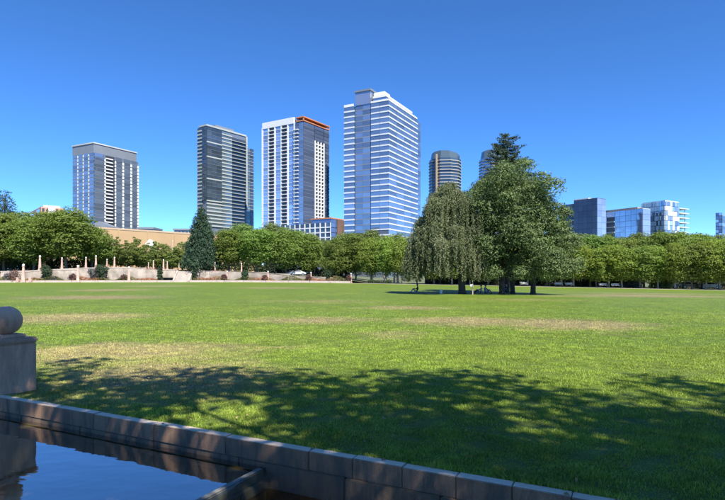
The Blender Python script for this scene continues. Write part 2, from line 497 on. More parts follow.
while t < 24:
    ln = 0.93 * rs.uniform(.95, 1.05)
    MB().box(t + .003, t + ln - .003, -.022 + rs.uniform(-.004, .004), KW + .1, -1.2, -.189).build('footing_stone', M['granite_low'], canal, bevel=.008)
    t += ln
MB().box(-16, WEIR_T - .2, -.17, .0, -1.0, UP - .035).build('ledge', M['ledge'], canal)
nb = empty('canal_bank', K(0, -cw, 0), KANG)
tag(nb, 'granite edge of the near bank of the water channel', 'wall')
t = -16.0
while t < 24:
    ln = rs.uniform(.94, 1.06)
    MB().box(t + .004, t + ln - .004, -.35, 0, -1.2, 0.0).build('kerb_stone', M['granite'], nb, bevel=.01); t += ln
wr = empty('weir', K(WEIR_T, 0, UP), KANG)
tag(wr, 'low dark stone weir crossing the water channel with water spilling over', 'weir')
MB().box(-.08, .0, -cw + .05, -.03, -.8, .006).build('crest', M['weir'], wr, bevel=.012)
MB().box(.002, .035, -cw + .05, -.03, -.8, -.09).build('lower_step', M['weir'], wr, bevel=.01)
def quad(name, t0, t1, n0, n1, z, mat, sub=40):
    V = []; Q = []
    for i in range(sub + 1):
        for j in range(sub + 1):
            V.append(K(t0 + (t1 - t0) * i / sub, n0 + (n1 - n0) * j / sub, z))
    for i in range(sub):
        for j in range(sub):
            a = i * (sub + 1) + j; Q.append((a, a + sub + 1, a + sub + 2, a + 1))
    return link(name, np_mesh(name, V, Q, mat))
tag(quad('water', -16, WEIR_T - .01, -cw, .015, UP, M['water']), kind='structure')
tag(quad('water', WEIR_T + .03, 24, -cw, -.01, LOW, M['water_low']), kind='structure')
tag(quad('channel_bed', -16, 24, -cw - .1, .1, -.86, M['poolbed']), kind='structure')
# spill: thin sheet of water running over the crest
Vs = []; Qs = []
prof = [(0.006, .008), (.03, -.02), (.042, -.06), (.052, -.13), (.06, -.19)]
for (a, z) in prof:
    for j in range(25):
        Vs.append((a + .004 * sin(j * 1.7), -cw + .05 + (cw - .08) * j / 24, z))
for i in range(len(prof) - 1):
    for j in range(24):
        Qs.append((i * 25 + j, i * 25 + j + 1, (i + 1) * 25 + j + 1, (i + 1) * 25 + j))
link('water_sheet', np_mesh('water_sheet', Vs, Qs, M['spill'], True), wr)

# pillar with stone ball
PT, PNn, PW = -0.15, .05, .56     # along kerb (right face), offset of its canal-side face, width
pil = empty('ball_pillar', K(PT - PW / 2, PNn + PW / 2, -.085), KANG)
tag(pil, 'square granite pillar topped by a big stone ball beside the water channel', 'pillar')
h = PW / 2
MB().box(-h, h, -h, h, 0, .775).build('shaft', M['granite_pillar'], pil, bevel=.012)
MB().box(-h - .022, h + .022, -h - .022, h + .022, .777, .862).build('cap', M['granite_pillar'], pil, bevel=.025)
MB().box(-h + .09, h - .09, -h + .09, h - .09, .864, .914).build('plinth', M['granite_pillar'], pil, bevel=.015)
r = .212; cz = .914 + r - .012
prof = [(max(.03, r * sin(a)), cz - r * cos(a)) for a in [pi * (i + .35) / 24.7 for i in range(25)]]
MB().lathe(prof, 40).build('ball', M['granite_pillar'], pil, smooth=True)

# ------------------------------------------------------------------ grass blades (too many to count)
def grass():
    rng = np.random.default_rng(5)
    XS, YS, HS = [], [], []
    def band(y0, y1, dens, hmin, hmax):
        n = int(dens * (y1 - y0) * ((y0 + y1) * .5 * 1.5 + 2))
        y = rng.uniform(y0, y1, n); x = rng.uniform(-1, 1, n) * (y1 * .74 + .8)
        dn = (x - P0.x) * KN.x + (y - P0.y) * KN.y
        ok = (dn > KW - .015) & (np.abs(x) < y * .74 + .8)
        tt = (x - P0.x) * KD.x + (y - P0.y) * KD.y
        ok &= ~((tt > PT - PW - .02) & (tt < PT + .02) & (dn > PNn - .02) & (dn < PNn + PW + .02))
        x, y, dn = x[ok], y[ok], dn[ok]
        XS.append(x); YS.append(y)
        e = np.exp(-np.maximum(dn - KW, 0) / .12)     # longer tufts along the kerb
        cl = .75 + .5 * np.sin(x * 5.1 + np.sin(y * 4.3) * 1.3) * np.sin(y * 6.2 + np.sin(x * 3.9))
        HS.append(rng.uniform(hmin, hmax, len(x)) * cl * (1 + .7 * e))
    band(3.4, 6, 8600, .014, .038); band(6, 9, 5200, .015, .038); band(9, 13, 2300, .016, .038); band(13, 18, 950, .018, .038); band(18, 24, 400, .018, .036); band(24, 30, 190, .018, .034); band(30, 40, 70, .016, .03); band(40, 55, 18, .016, .028)
    x = np.concatenate(XS); y = np.concatenate(YS); hgt = np.concatenate(HS); n = len(x)
    ss = np.clip((y - 8) / 82, 0, 1); ss = ss * ss * (3 - 2 * ss)
    z = -0.0155 * 8 * np.log1p(np.exp((x + 10) / 8)) * ss - .022
    a = rng.uniform(0, 2 * pi, n); lean = rng.uniform(.1, .9, n) * hgt; b = rng.uniform(0, 2 * pi, n)
    w = (.0013 + .00034 * np.clip(y, 4, 20)) * rng.uniform(.7, 1.3, n)
    ca, sa = np.cos(a) * w, np.sin(a) * w; cl, sl = np.cos(b) * lean, np.sin(b) * lean
    V = np.empty((n, 5, 3), np.float32)
    for i, (s, f, zz) in enumerate(((-1, 0, 0), (1, 0, 0), (.75, .35, .6), (-.75, .35, .6), (0, 1, 1))):
        V[:, i, 0] = x + ca * s + cl * f; V[:, i, 1] = y + sa * s + sl * f; V[:, i, 2] = z + hgt * zz * (1 if i < 4 else .95)
    base = (np.arange(n) * 5)[:, None]
    T = np.concatenate([base + np.array([[0, 1, 2]]), base + np.array([[0, 2, 3]]), base + np.array([[3, 2, 4]])])
    rn = np.repeat(rng.uniform(0, 1, n), 5)
    print('grass blades', n)
    return np_mesh('grass', V.reshape(-1, 3), T, M['blade'], False, rn)
o = link('grass', grass())
tag(o, 'short green lawn grass with dry straw patches beyond the kerb', 'grass', kind='stuff')

# ------------------------------------------------------------------ trees
def leaf_quads(P, N, size, rng, aspect=.62, droop=0.0):
    n = len(P)
    N = N / np.maximum(np.linalg.norm(N, axis=1, keepdims=True), 1e-6)
    R = rng.normal(size=(n, 3)); R[:, 2] -= droop
    T = R - (R * N).sum(1, keepdims=True) * N
    T /= np.maximum(np.linalg.norm(T, axis=1, keepdims=True), 1e-6)
    B = np.cross(N, T)
    s = (size * rng.uniform(.6, 1.35, n))[:, None]
    bend = N * s * .18
    V = np.empty((n, 4, 3), np.float32)
    V[:, 0] = P - T * s * .5 - bend; V[:, 1] = P + B * s * aspect * .5 + T * s * .05
    V[:, 2] = P + T * s * .5 - bend; V[:, 3] = P - B * s * aspect * .5 + T * s * .05
    Q = (np.arange(n) * 4)[:, None] + np.array([[0, 1, 2, 3]])
    return V.reshape(-1, 3), Q
def crown_from_clumps(name, C, Rr, n, size, mat, seed, flat=.8, up=.35, shell=.55, aspect=.62, jit=.5):
    rng = np.random.default_rng(seed)
    C = np.asarray(C, float); Rr = np.asarray(Rr, float)
    w = Rr ** 2; w /= w.sum()
    k = rng.choice(len(C), n, p=w)
    D = rng.normal(size=(n, 3)); D /= np.linalg.norm(D, axis=1, keepdims=True)
    D[:, 2] = np.where((D[:, 2] < -.3) & (rng.uniform(size=n) < .6), -D[:, 2], D[:, 2])
    rad = (shell + (1.06 - shell) * rng.uniform(0, 1, n) ** .5) * Rr[k]
    rad *= 1 + .22 * np.sin(D[:, 0] * 5 + k * 1.7) * np.sin(D[:, 1] * 5 + k * 2.3) + .14 * np.sin(D[:, 2] * 9 + k)
    P = C[k] + D * rad[:, None] * np.array([1, 1, flat])
    N = D + rng.normal(size=(n, 3)) * jit; N[:, 2] += up
    V, Q = leaf_quads(P, N, size, rng, aspect)
    cv = rng.uniform(0, 1, len(C))
    rn = np.repeat(np.clip(.35 * cv[k] + .65 * rng.uniform(0, 1, n), 0, 1), 4)
    return np_mesh(name, V, Q, mat, False, rn)
def round_crown(name, rx, z0, z1, nclump, n, size, mat, seed, cr=(.30, .50), top=.0):
    """lumpy ellipsoid crown: clumps spread through the volume, more of them at the outside"""
    rng = random.Random(seed); C = []; R = []
    zc = (z0 + z1) / 2; rz = (z1 - z0) / 2
    for i in range(nclump):
        u = -1 + 2 * (i + .5) / nclump; a = i * 2.39996 + rng.uniform(-.5, .5)
        f = rng.uniform(.45, .80) if i % 4 else rng.uniform(.05, .4)
        rr = math.sqrt(1 - u * u)
        wob = 1 + .2 * sin(a * 2 + seed) + .14 * sin(a * 3 + seed * 2)
        s = rng.uniform(*cr) * rx * (1 - top * max(0, u))
        C.append((cos(a) * rr * f * rx * wob, sin(a) * rr * f * rx * wob, zc + u * rz * rng.uniform(.62, .84)))
        R.append(s)
    return crown_from_clumps(name, C, R, n, size, mat, seed), C
def trunk_mesh(name, h, r, limbs, mat, seed, z_split=None, k=8):
    rng = random.Random(seed)
    b = MB(); zs = z_split or h * .5
    pts = [(0, 0, -.15), (0.02 * r, 0, .25), (rng.uniform(-.1, .1), rng.uniform(-.1, .1), zs * .6), (rng.uniform(-.15, .15), rng.uniform(-.15, .15), zs), (rng.uniform(-.25, .25), rng.uniform(-.25, .25), h * .9)]
    b.tube(pts, [r * 1.35, r * 1.03, r * .9, r * .75, r * .12], k)
    for c in limbs:
        z0 = min(zs * rng.uniform(.75, 1.25), c[2] * .9)
        m = (c[0] * .45, c[1] * .45, z0 + (c[2] - z0) * .52)
        b.tube([(0, 0, z0), m, (c[0] * .97, c[1] * .97, c[2])], [r * .48, r * .3, r * .06], 5)
    return b.mesh(name, mat, True)

def make_kind(kind, variants):
    """each variant: (crown mesh, trunk mesh, height)"""
    out = []
    for v in range(variants):
        sd_ = hash((len(kind), v)) % 1000 + v * 17
        if kind == 'plane':
            cm, C = round_crown('crown', 3.6, 1.3, 11.0, 46, 19000, .30, M['leaf_plane'], 11 + v)
            tm = trunk_mesh('trunk', 10, .19, C[::3], M['bark'], 31 + v, 2.6); hgt = 11.2
        elif kind == 'lime':
            cm, C = round_crown('crown', 3.2, 1.2, 8.7, 40, 15000, .28, M['leaf_lime'], 51 + v)
            tm = trunk_mesh('trunk', 8, .17, C[::3], M['bark_pale'], 71 + v, 2.3); hgt = 8.9
        elif kind == 'back':
            cm, C = round_crown('crown', 4.2, 2.0, 13.0, 40, 13000, .38, M['leaf_back'], 91 + v)
            tm = trunk_mesh('trunk', 12, .2, C[::3], M['bark'], 111 + v, 3.2); hgt = 13.2
        elif kind == 'young':
            cm, C = round_crown('crown', 2.5, 0.2, 8.6, 34, 4200, .30, M['leaf_young'], 131 + v, (.20, .36), .5)
            tm = trunk_mesh('trunk', 8.8, .09, C[::2], M['bark_pale'], 151 + v, 2.6, 6); hgt = 8.8
        out.append((cm, tm, hgt))
    return out
KIND = {k: make_kind(k, n) for k, n in (('plane', 5), ('lime', 5), ('back', 3), ('young', 3))}
tree_rng = random.Random(21)
def tree(name, kind, px, d, top, halfw, zb, label, cat='tree', group=None):
    x = X(px, d); i = tree_rng.randrange(len(KIND[kind]))
    cm, tm, hg = KIND[kind][i]
    hgt = Z(top, d) - zb
    w = {'plane': 3.2, 'lime': 2.85, 'back': 3.6, 'young': 2.1}[kind]
    s = hgt / hg; sx = halfw / 540 * d / w
    o = empty(name, (x, d, zb), tree_rng.uniform(0, 6.28))
    o.scale = (sx, sx * tree_rng.uniform(.95, 1.05), s)
    link('trunk', tm, o); link('crown', cm, o)
    tag(o, label, cat, group)
    return o
ORD = ['first', 'second', 'third', 'fourth', 'fifth', 'sixth', 'seventh', 'eighth', 'ninth', 'tenth', 'eleventh', 'twelfth', 'thirteenth', 'fourteenth', 'fifteenth', 'sixteenth', 'seventeenth', 'eighteenth', 'nineteenth', 'twentieth']

# ------------------------------------------------------------------ terrace and its stone wall (far left)
# (px along the picture, wall top px) at the wall's distance
WT = [(-60, 273), (0, 271.3), (30, 270.5), (52, 269.3), (78, 268), (104, 267.3), (129, 267.2), (146, 268.5), (161.5, 269.5), (175, 269.5), (178, 269.6), (192.5, 269.8), (210, 270.4), (227, 271), (246, 271.8), (268, 273.3), (290, 275.2), (311, 276.6), (331, 278.6), (351, 280)]
_fp = [far_pt(i / 600) for i in range(601)]
_fp = sorted((362.5 + 540 * p.x / p.y, p.y) for p in _fp if p.y > 55)
FARPX = [a for a, _ in _fp]; FARD = [b for _, b in _fp]
def far_d(px):
    """distance of the lawn's far edge along a picture column"""
    return float(np.interp(px, FARPX, FARD))
def wall_d(px): return far_d(px) + 6.0
def walltop(px):
    for (a, ya), (b, yb) in zip(WT, WT[1:]):
        if a <= px <= b:
            return Z(ya + (yb - ya) * (px - a) / (b - a), wall_d(px))
    return Z(WT[0][1], wall_d(px)) if px < WT[0][0] else gz(X(px, wall_d(px)), wall_d(px))
rw = empty('terrace_wall', (X(150, wall_d(150)), wall_d(150), 0))
tag(rw, 'pale stone retaining wall behind the far left side of the lawn', 'wall')
def wpt(px, off=0.0):
    d = wall_d(px); return Vector((X(px, d), d + off))
wo = Vector((X(150, wall_d(150)), wall_d(150)))
def wall_panel(px0, px1, z0, z1a, z1b, name='wall_panel', off=0.0, th=.5, mat=None):
    a = wpt(px0, off) - wo; b = wpt(px1, off) - wo
    m = MB()
    m.v = [(a.x, a.y, z0), (b.x, b.y, z0), (b.x, b.y + th, z0), (a.x, a.y + th, z0), (a.x, a.y, z1a), (b.x, b.y, z1b), (b.x, b.y + th, z1b), (a.x, a.y + th, z1a)]
    m.f = [(3, 2, 1, 0), (4, 5, 6, 7), (0, 1, 5, 4), (1, 2, 6, 5), (2, 3, 7, 6), (3, 0, 4, 7)]
    return m.build(name, mat or M['wallstone'], rw)
offs = [0, .25, 0, .3, 0, .2]
for i, ((a, ya), (b, yb)) in enumerate(zip(WT, WT[1:])):
    za, zb = walltop(a + .01), walltop(b - .01); of = offs[i % 6]
    z0 = -.6
    if a == 161.5:      # dark opening below a lintel
        z0 = 1.05
        wall_panel(a, b, -.6, 1.1, 1.1, 'recess_back', of + 3.4, .3, M['core'])
        wall_panel(a - .2, a + .3, -.6, 1.0, 1.0, 'jamb', of - .04, 3.6)
        wall_panel(b - .3, b + .2, -.6, 1.0, 1.0, 'jamb', of - .04, 3.6)
    if a == 178: za -= .4; zb -= .4
    wall_panel(a, b, z0, za - .12, zb - .12, off=of)
    wall_panel(a, b, za - .118, za + .02, zb + .02, 'coping', of - .07, .64, M['rust'] if i in (7, 9, 12) else M['coping'])
    # low front kerb of the planting bed
    wall_panel(a + .2, b - .2, -.5, gz(X(a, wall_d(a)), wall_d(a)) + .42, gz(X(b, wall_d(b)), wall_d(b)) + .42, 'bed_kerb', -2.9, .3, M['coping'])
# terrace ground behind the wall
V = []; Q = []
pxs = [p for p, _ in WT] + [372, 400]
for p in pxs:
    zt = walltop(min(p, 350.9)) - .14
    if p > 351: zt = gz(X(p, 126), 126) - .02
    for k, (dd, up) in enumerate(((.3, 0), (20, .3), (60, .5), (140, .8))):
        d = wall_d(p) + dd
        V.append((X(p, d), d, zt + up))
for i in range(len(pxs) - 1):
    for k in range(3):
        j = i * 4 + k; Q.append((j, j + 4, j + 5, j + 1))
tag(link('terrace', np_mesh('terrace', V, Q, M['ground'])), kind='structure')
def terrace_z(px, d): return walltop(min(px, 350.9)) - .1 + (.3 if d > wall_d(px) + 15 else .1) if px < 352 else gz(X(px, d), d)

# stone stairway beside the opening
st = empty('stone_stairway', (X(185, wall_d(185)), wall_d(185) - .2, gz(X(185, 130), 130)))
tag(st, 'pale stone stairway beside the dark opening in the terrace wall', 'stairs')
zt = walltop(185) - .5 - gz(X(185, 130), 130)
for k in range(10):
    MB().box(-1.7, 1.9, -2.6 + k * .26, -2.6 + (k + 1) * .26 - .004, 0, (k + 1) * zt / 10).build('step', M['stair'], st)
for s in (-1.9, 1.93):
    m = MB(); m.v = [(s - .16, -2.75, 0), (s + .16, -2.75, 0), (s + .16, .1, 0), (s - .16, .1, 0), (s - .16, -2.75, .5), (s + .16, -2.75, .5), (s + .16, .1, zt + .35), (s - .16, .1, zt + .35)]
    m.f = [(3, 2, 1, 0), (4, 5, 6, 7), (0, 1, 5, 4), (1, 2, 6, 5), (2, 3, 7, 6), (3, 0, 4, 7)]
    m.build('side_wall', M['wallstone'], st)

# pink obelisk lamps
def obelisk_mesh(h):
    return (MB().frustum(0, 0, 0, .09 * h, .20 * h * .52, .19 * h * .52).mesh('base', M['pink'], bevel=.02),
            MB().frustum(0, 0, .09 * h, .86 * h, .155 * h * .52, .085 * h * .52).mesh('shaft', M['pink'], bevel=.015),
            MB().frustum(0, 0, .86 * h, .89 * h, .115 * h * .52, .115 * h * .52).mesh('collar', M['coping']),
            MB().lathe([(.03, .885 * h)] + [(.062 * h * sin(a), .945 * h - .062 * h * cos(a)) for a in [pi * (i + .6) / 8.2 for i in range(8)]], 12).mesh('lamp_globe', M['lampglass'], True))
OB = {}
def obelisk(px, d, zb, h, label, group):
    key = round(h, 2)
    if key not in OB: OB[key] = obelisk_mesh(key)
    o = empty('obelisk_lamp', (X(px, d), d, zb), .3)
    for me in OB[key]: link(me.name.split('.')[0], me, o)
    tag(o, label, 'lamp', group)
g1 = 'obelisk lamps at the foot of the terrace wall'
front = [(23.5, 264, 'farthest left, by the large reddish purple shrub'), (78, 265.2, 'at the foot of the wall, left of the V-shaped dark shrub'), (129, 266.5, 'at the foot of the wall, right of the V-shaped dark shrub'), (227, 271, 'at the foot of the wall just right of the tall conical evergreen'),
         (268, 271, 'at the foot of the wall below the white tower with orange crown'), (311, 272, 'at the foot of the wall beside the white car'), (351, 273, 'at the right end of the terrace wall')]
for i, (px, top, wh) in enumerate(front):
    d = wall_d(px) - 1.2 - (2.0 if i < 3 else 0); zb = gz(X(px, d), d)
    obelisk(px, d, zb, Z(top, d) - zb, 'pink obelisk lamp ' + wh, g1)
back = [(40, 254.5), (62, 256.5), (86, 256), (96, 254.5), (107, 258), (114.5, 256), (148.5, 261.5), (153.5, 259.5), (163.5, 258.5), (167.3, 260.5), (179, 262), (188.7, 263.5), (202.3, 261), (215, 261), (241.5, 262)]
for i, (px, top) in enumerate(back):
    d = wall_d(px) + (1.4 if i not in (3, 5, 8) else .9); zb = walltop(px) - .1
    obelisk(px, d, zb, Z(top + 1, d) - zb, f'slim pink obelisk lamp on the terrace above the wall, {ORD[i]} from the left', 'obelisk lamps on the terrace')
for px, wh in ((394.2, 'left'), (397.8, 'right')):
    obelisk(px, 127, gz(X(px, 127), 127), 2.6, f'short pink obelisk under the lime green trees, {wh} one of the pair', 'pair of short obelisks')
for px, wh in ((17.8, 'left of'), (30.4, 'right of')):
    d = far_d(px) + 2.7; o = empty('stone_bollard', (X(px, d), d, gz(X(px, d), d)))
    MB().frustum(0, 0, 0, 1.0, .3, .26).build('shaft', M['pink'], o, bevel=.03); MB().frustum(0, 0, 1.0, 1.14, .33, .3).build('cap', M['coping'], o, bevel=.03)
    tag(o, f'short pink stone bollard {wh} the leftmost big obelisk', 'bollard', 'stone bollards by the path')

# shrubs along the wall
def shrub(name, px, d, zb, hgt, w, mat, label, seed, shape='round', n=900, size=.16, cat='shrub'):
    rng = random.Random(seed); C = []; R = []
    for i in range(16):
        u = (i + .5) / 16; a = i * 2.4
        if shape == 'topiary': rr = w * (.45 + .55 * sin(min(1, u * 1.25) * pi / 2)) * (1 if u < .8 else .75)
        elif shape == 'column': rr = w * (.9 if u < .85 else .6)
        elif shape == 'vee': rr = w * (.3 + .8 * u)
        else: rr = w * math.sqrt(max(.05, 1 - (u * 1.6 - .6) ** 2))
        f = .6 if shape != 'vee' else .75
        C.append((cos(a) * rr * f, sin(a) * rr * f, hgt * (.1 + .8 * u))); R.append(max(.1, rr * .5))
    o = empty(name, (X(px, d), d, zb))
    link('foliage', crown_from_clumps('foliage', C, R, int(n * 2.4), size * 1.25, mat, seed, 1.0), o)
    b = MB()
    for j in range(3):
        b.tube([(0, 0, -.1), (C[j * 5][0] * .5, C[j * 5][1] * .5, hgt * .35), C[j * 5 + 1]], [.06, .045, .02], 5)
    b.build('stem', M['bark_dark'], o)
    tag(o, label, cat)
def wd_(px): return wall_d(px) - 1.4
def gzz(px): return gz(X(px, wd_(px)), wd_(px))
shrub('topiary_shrub', 46.5, wd_(46.5), gzz(46.5), 4.2, 1.25, M['leaf_topiary'], 'dark green topiary widening upward, against the wall at far left', 1, 'topiary', 1800)
shrub('spreading_shrub', 102, wd_(102), gzz(102), 4.0, 1.5, M['leaf_topiary'], 'dark V-shaped shrub against the pale terrace wall', 2, 'vee', 1500)
shrub('grey_shrub', 93, wd_(93), gzz(93), 3.2, 1.1, M['leaf_grey'], 'grey twiggy shrub left of the V-shaped dark shrub', 3, 'vee', 700)
shrub('column_shrub', 160, wd_(160) - .6, gzz(160), 4.3, .75, M['leaf_topiary'], 'tall narrow green column left of the dark wall opening', 4, 'column', 1400)
shrub('column_shrub', 194.5, wd_(194.5), gzz(194.5), 3.5, .6, M['leaf_topiary'], 'narrow olive column right of the stone stairway', 5, 'column', 1100)
shrub('column_shrub', 245, wd_(245), gzz(245), 3.0, .95, M['leaf_topiary'], 'dark rounded column of foliage under the trees right of the conical evergreen', 6, 'column', 1400)
shrub('column_shrub', 328, wd_(328), gzz(328), 3.0, .65, M['leaf_topiary'], 'small dark pointed evergreen near the right end of the wall', 7, 'topiary', 1100)
for i, (px, hh, w, wh) in enumerate(((14.5, 3.2, 1.3, 'large reddish purple shrub at the left edge against the wall'), (7.5, 2.4, .9, 'low grey-green shrub at the very left of the wall'), (72.5, 2.2, 1.0, 'reddish shrub just left of the second big obelisk'), (124, 2.0, .9, 'reddish shrub just left of the third big obelisk'), (224, 2.1, .8, 'reddish shrub beside the obelisk right of the conical evergreen'),
                                    (265, 1.9, .8, 'dark red shrub left of the obelisk below the white tower'), (308.5, 1.9, .8, 'dark red shrub left of the obelisk beside the white car'), (348.5, 2.0, .7, 'dark red shrub left of the last obelisk'), (54, 1.5, .8, 'low grey shrub right of the topiary'))):
    shrub('low_shrub', px, wd_(px) - .3, gzz(px), hh, w, M['leaf_grey'] if 'grey' in wh else M['leaf_red'], wh, 20 + i, 'round', 500, .17)
# low flowers in the bed (uncountable)
rng = np.random.default_rng(9)
PP = []
for i in range(13000):
    px = rng.uniform(-20, 350)
    if 160 < px < 193: continue
    d = wall_d(px) - rng.uniform(.5, 2.5); 
    pk = .5 + .5 * sin(px * .21) * sin(px * .057 + 1)
    PP.append((X(px, d), d, gz(X(px, d), d) + .4 + rng.uniform(0, 1.25) * pk))
PP = np.array(PP); Vv, Qq = leaf_quads(PP, rng.normal(size=PP.shape) + np.array([0, 0, .8]), .26, rng)
cvar = np.repeat(np.clip(.5 + .5 * np.sin(PP[:, 0] * .45) + rng.normal(size=len(PP)) * .25, 0, 1), 4)
tag(link('bedding_plants', np_mesh('bedding_plants', Vv, Qq, M['flower'], False, cvar)), 'low green and reddish bedding plants along the foot of the wall', 'plants', kind='stuff')

# ------------------------------------------------------------------ plane trees around the lawn
LEFT = [(-22, 143, 214, 28), (4, 146, 213, 25), (34, 142, 216, 24), (66, 140, 207, 27), (92, 146, 226, 17), (229, 141, 229, 17), (257, 139, 227, 19), (286, 140, 227, 19), (310, 143, 233, 14), (336, 137, 238, 13), (356, 139, 233, 15)]
LEFT_L = ['at the left picture edge, partly cut off', 'at the left edge below the dark fir', 'second crown from the left edge', 'tallest crown at left, below the first tower', 'small round one beside the tan wall', 'just right of the conical evergreen', 'below the grey balcony tower, right of the conical evergreen', 'below the white tower with orange crown', 'narrow one below the low white podium block', 'below the blue banded tower, left of the limes', 'below the left corner of the blue banded tower']
for (px, d, top, hw), lb in zip(LEFT, LEFT_L):
    tree('plane_tree', 'plane', px, d, top, hw, terrace_z(px, d), 'green plane tree on the terrace, ' + lb, group='plane trees on the terrace')
BACKL = [(20, 165, 212, 26), (52, 168, 213, 24), (243, 160, 223, 18), (272, 162, 223, 18), (299, 164, 229, 15), (326, 160, 238, 11), (346, 158, 231, 14), (372, 155, 229, 15), (397, 152, 231, 14)]
for i, (px, d, top, hw) in enumerate(BACKL):
    tree('background_tree', 'back', px, d, top, hw, terrace_z(px, d), f'dusky tree in the second row behind the terrace trees, {ORD[i]} from the left', group='second row behind the terrace')
MID = [(371, 130, 237, 13), (386, 128, 236, 13), (402, 126, 238, 13), (417, 126, 242, 12)]
for i, (px, d, top, hw) in enumerate(MID):
    tree('lime_tree', 'lime', px, d, top, hw, gz(X(px, d), d), f'bright lime green tree left of the weeping tree, {ORD[i]} of the clump from the left', group='lime green trees')
# right: front row, then taller rows behind
fr_px = [434, 452, 470, 488, 506, 527.5, 547, 562, 573.5, 596.5, 609, 622, 640, 658, 675, 692, 706, 720, 738, 757]
for i, px in enumerate(fr_px):
    d = far_d(px) + 4.5 + tree_rng.uniform(-.4, .4)
    tree('plane_tree', 'lime' if i % 3 else 'plane', px, d, 243 + tree_rng.uniform(-4, 6), 16 + tree_rng.uniform(-2, 3), gz(X(px, d), d),
         f'front row plane tree right of the lawn, {ORD[i]} from the row\'s left end', group='front row right of the lawn')
for i, px in enumerate([440, 466, 494, 520, 548, 571, 590, 607, 626, 644, 664, 683, 702, 719, 741]):
    d = far_d(px) + 14 + tree_rng.uniform(-2, 2)
    tops = {571: 238, 590: 234, 607: 232, 626: 238, 644: 236, 664: 230, 683: 229, 702: 233, 719: 236}
    tree('plane_tree', 'plane', px, d, tops.get(px, 238) + tree_rng.uniform(-1.5, 1.5), 19 + tree_rng.uniform(-2, 2), gz(X(px, d), d),
         f'middle row taller plane tree right of the lawn, {ORD[i]} from the left', group='middle row right of the lawn')
for i, px in enumerate([578, 598, 618, 637, 655, 676, 696, 715, 735]):
    d = far_d(px) + 27
    tree('background_tree', 'back', px, d, 234 + tree_rng.uniform(-4, 4), 16, gz(X(px, d), d), f'dark green tree in the rearmost row at right, {ORD[i]} from its left end', group='rear row at right')
# young slim trees in front of the tan wall
YNG = [(104, 228), (116, 234), (127, 238), (136, 232), (147, 240), (157, 236), (167, 240), (178, 243), (183, 236), (110, 242), (121, 246), (141, 246), (172, 248)]
for i, (px, top) in enumerate(YNG):
    d = 148 + (i * 7) % 12
    tree('young_tree', 'young', px, d, top, 8.0 + (i % 3) * 1.3, terrace_z(px, d), f'slim young tree before the tan wall, about {ORD[sorted(p for p, _ in YNG).index(px)]} from the left', group='young trees before the tan wall')

for i, (px, top, hw) in enumerate(((101, 244, 10), (114, 247, 10), (128, 249, 9), (142, 250, 10), (156, 251, 9), (170, 252, 9), (182, 250, 9))):
    d = 160 + i % 2 * 4
    tree('bushy_tree', 'lime', px, d, top, hw, terrace_z(px, d) - .8, f'low bushy tree behind the slim young trees, {ORD[i]} from the left', group='bushy trees before the tan wall')
# conical evergreen (giant sequoia shape)
def cone_tree(name, px, d, top, hw, zb, label, mat, seed, n=15000, size=.34, ragged=.1, droop=.35, rows=26, power=.85, base=.06, per=9):
    rng = random.Random(seed); hgt = Z(top, d) - zb; w = hw / 540 * d
    C = []; R = []
    for i in range(rows):
        u = (i + .5) / rows; z = hgt * (base + (1 - base) * u)
        rr = w * (1 - u) ** power
        m = max(1, int(per * (1 - u) + 2))
        for j in range(m):
            a = 2 * pi * j / m + i * 1.3 + rng.uniform(-.3, .3)
            q = rr * rng.uniform(.72 - ragged, .86 + ragged)
            C.append((cos(a) * q, sin(a) * q, z - q * droop * .4)); R.append(max(.25, (rr * .33 + .16)) * rng.uniform(.8, 1.2))
            if i % 2 == 0: C.append((cos(a) * q * .5, sin(a) * q * .5, z)); R.append(max(.25, rr * .42))
    o = empty(name, (X(px, d), d, zb))
    link('crown', crown_from_clumps('crown', C, R, n, size, mat, seed, 1.0, .1, .35, .4), o)
    b = MB(); b.tube([(0, 0, -.2), (0, 0, .5), (0, 0, hgt * .5), (0, 0, hgt * .97)], [w * .09, w * .07, w * .05, .03], 8)
    for c in C[::4]: b.tube([(0, 0, c[2] + .1), (c[0] * .9, c[1] * .9, c[2])], [.06, .02], 4)
    b.build('trunk', M['bark_dark'], o)
    return tag(o, label, 'tree')
cone_tree('conical_evergreen', 201.5, 139, 204, 16.5, terrace_z(201, 139), 'tall dense conical dark evergreen rising above the terrace wall', M['leaf_sequoia'], 41, 38000, .50, power=.62, per=12, rows=30)
cone_tree('fir_tree', 5, 175, 189, 22, 3, 'dark pointed fir behind the trees at the left edge', M['leaf_fir'], 42, 26000, .62, .3, rows=34, power=.5)
cone_tree('background_spire', 343, 165, 224, 7, 2, 'small pointed evergreen tip left of the blue banded tower', M['leaf_back'], 43, 2500, .4)

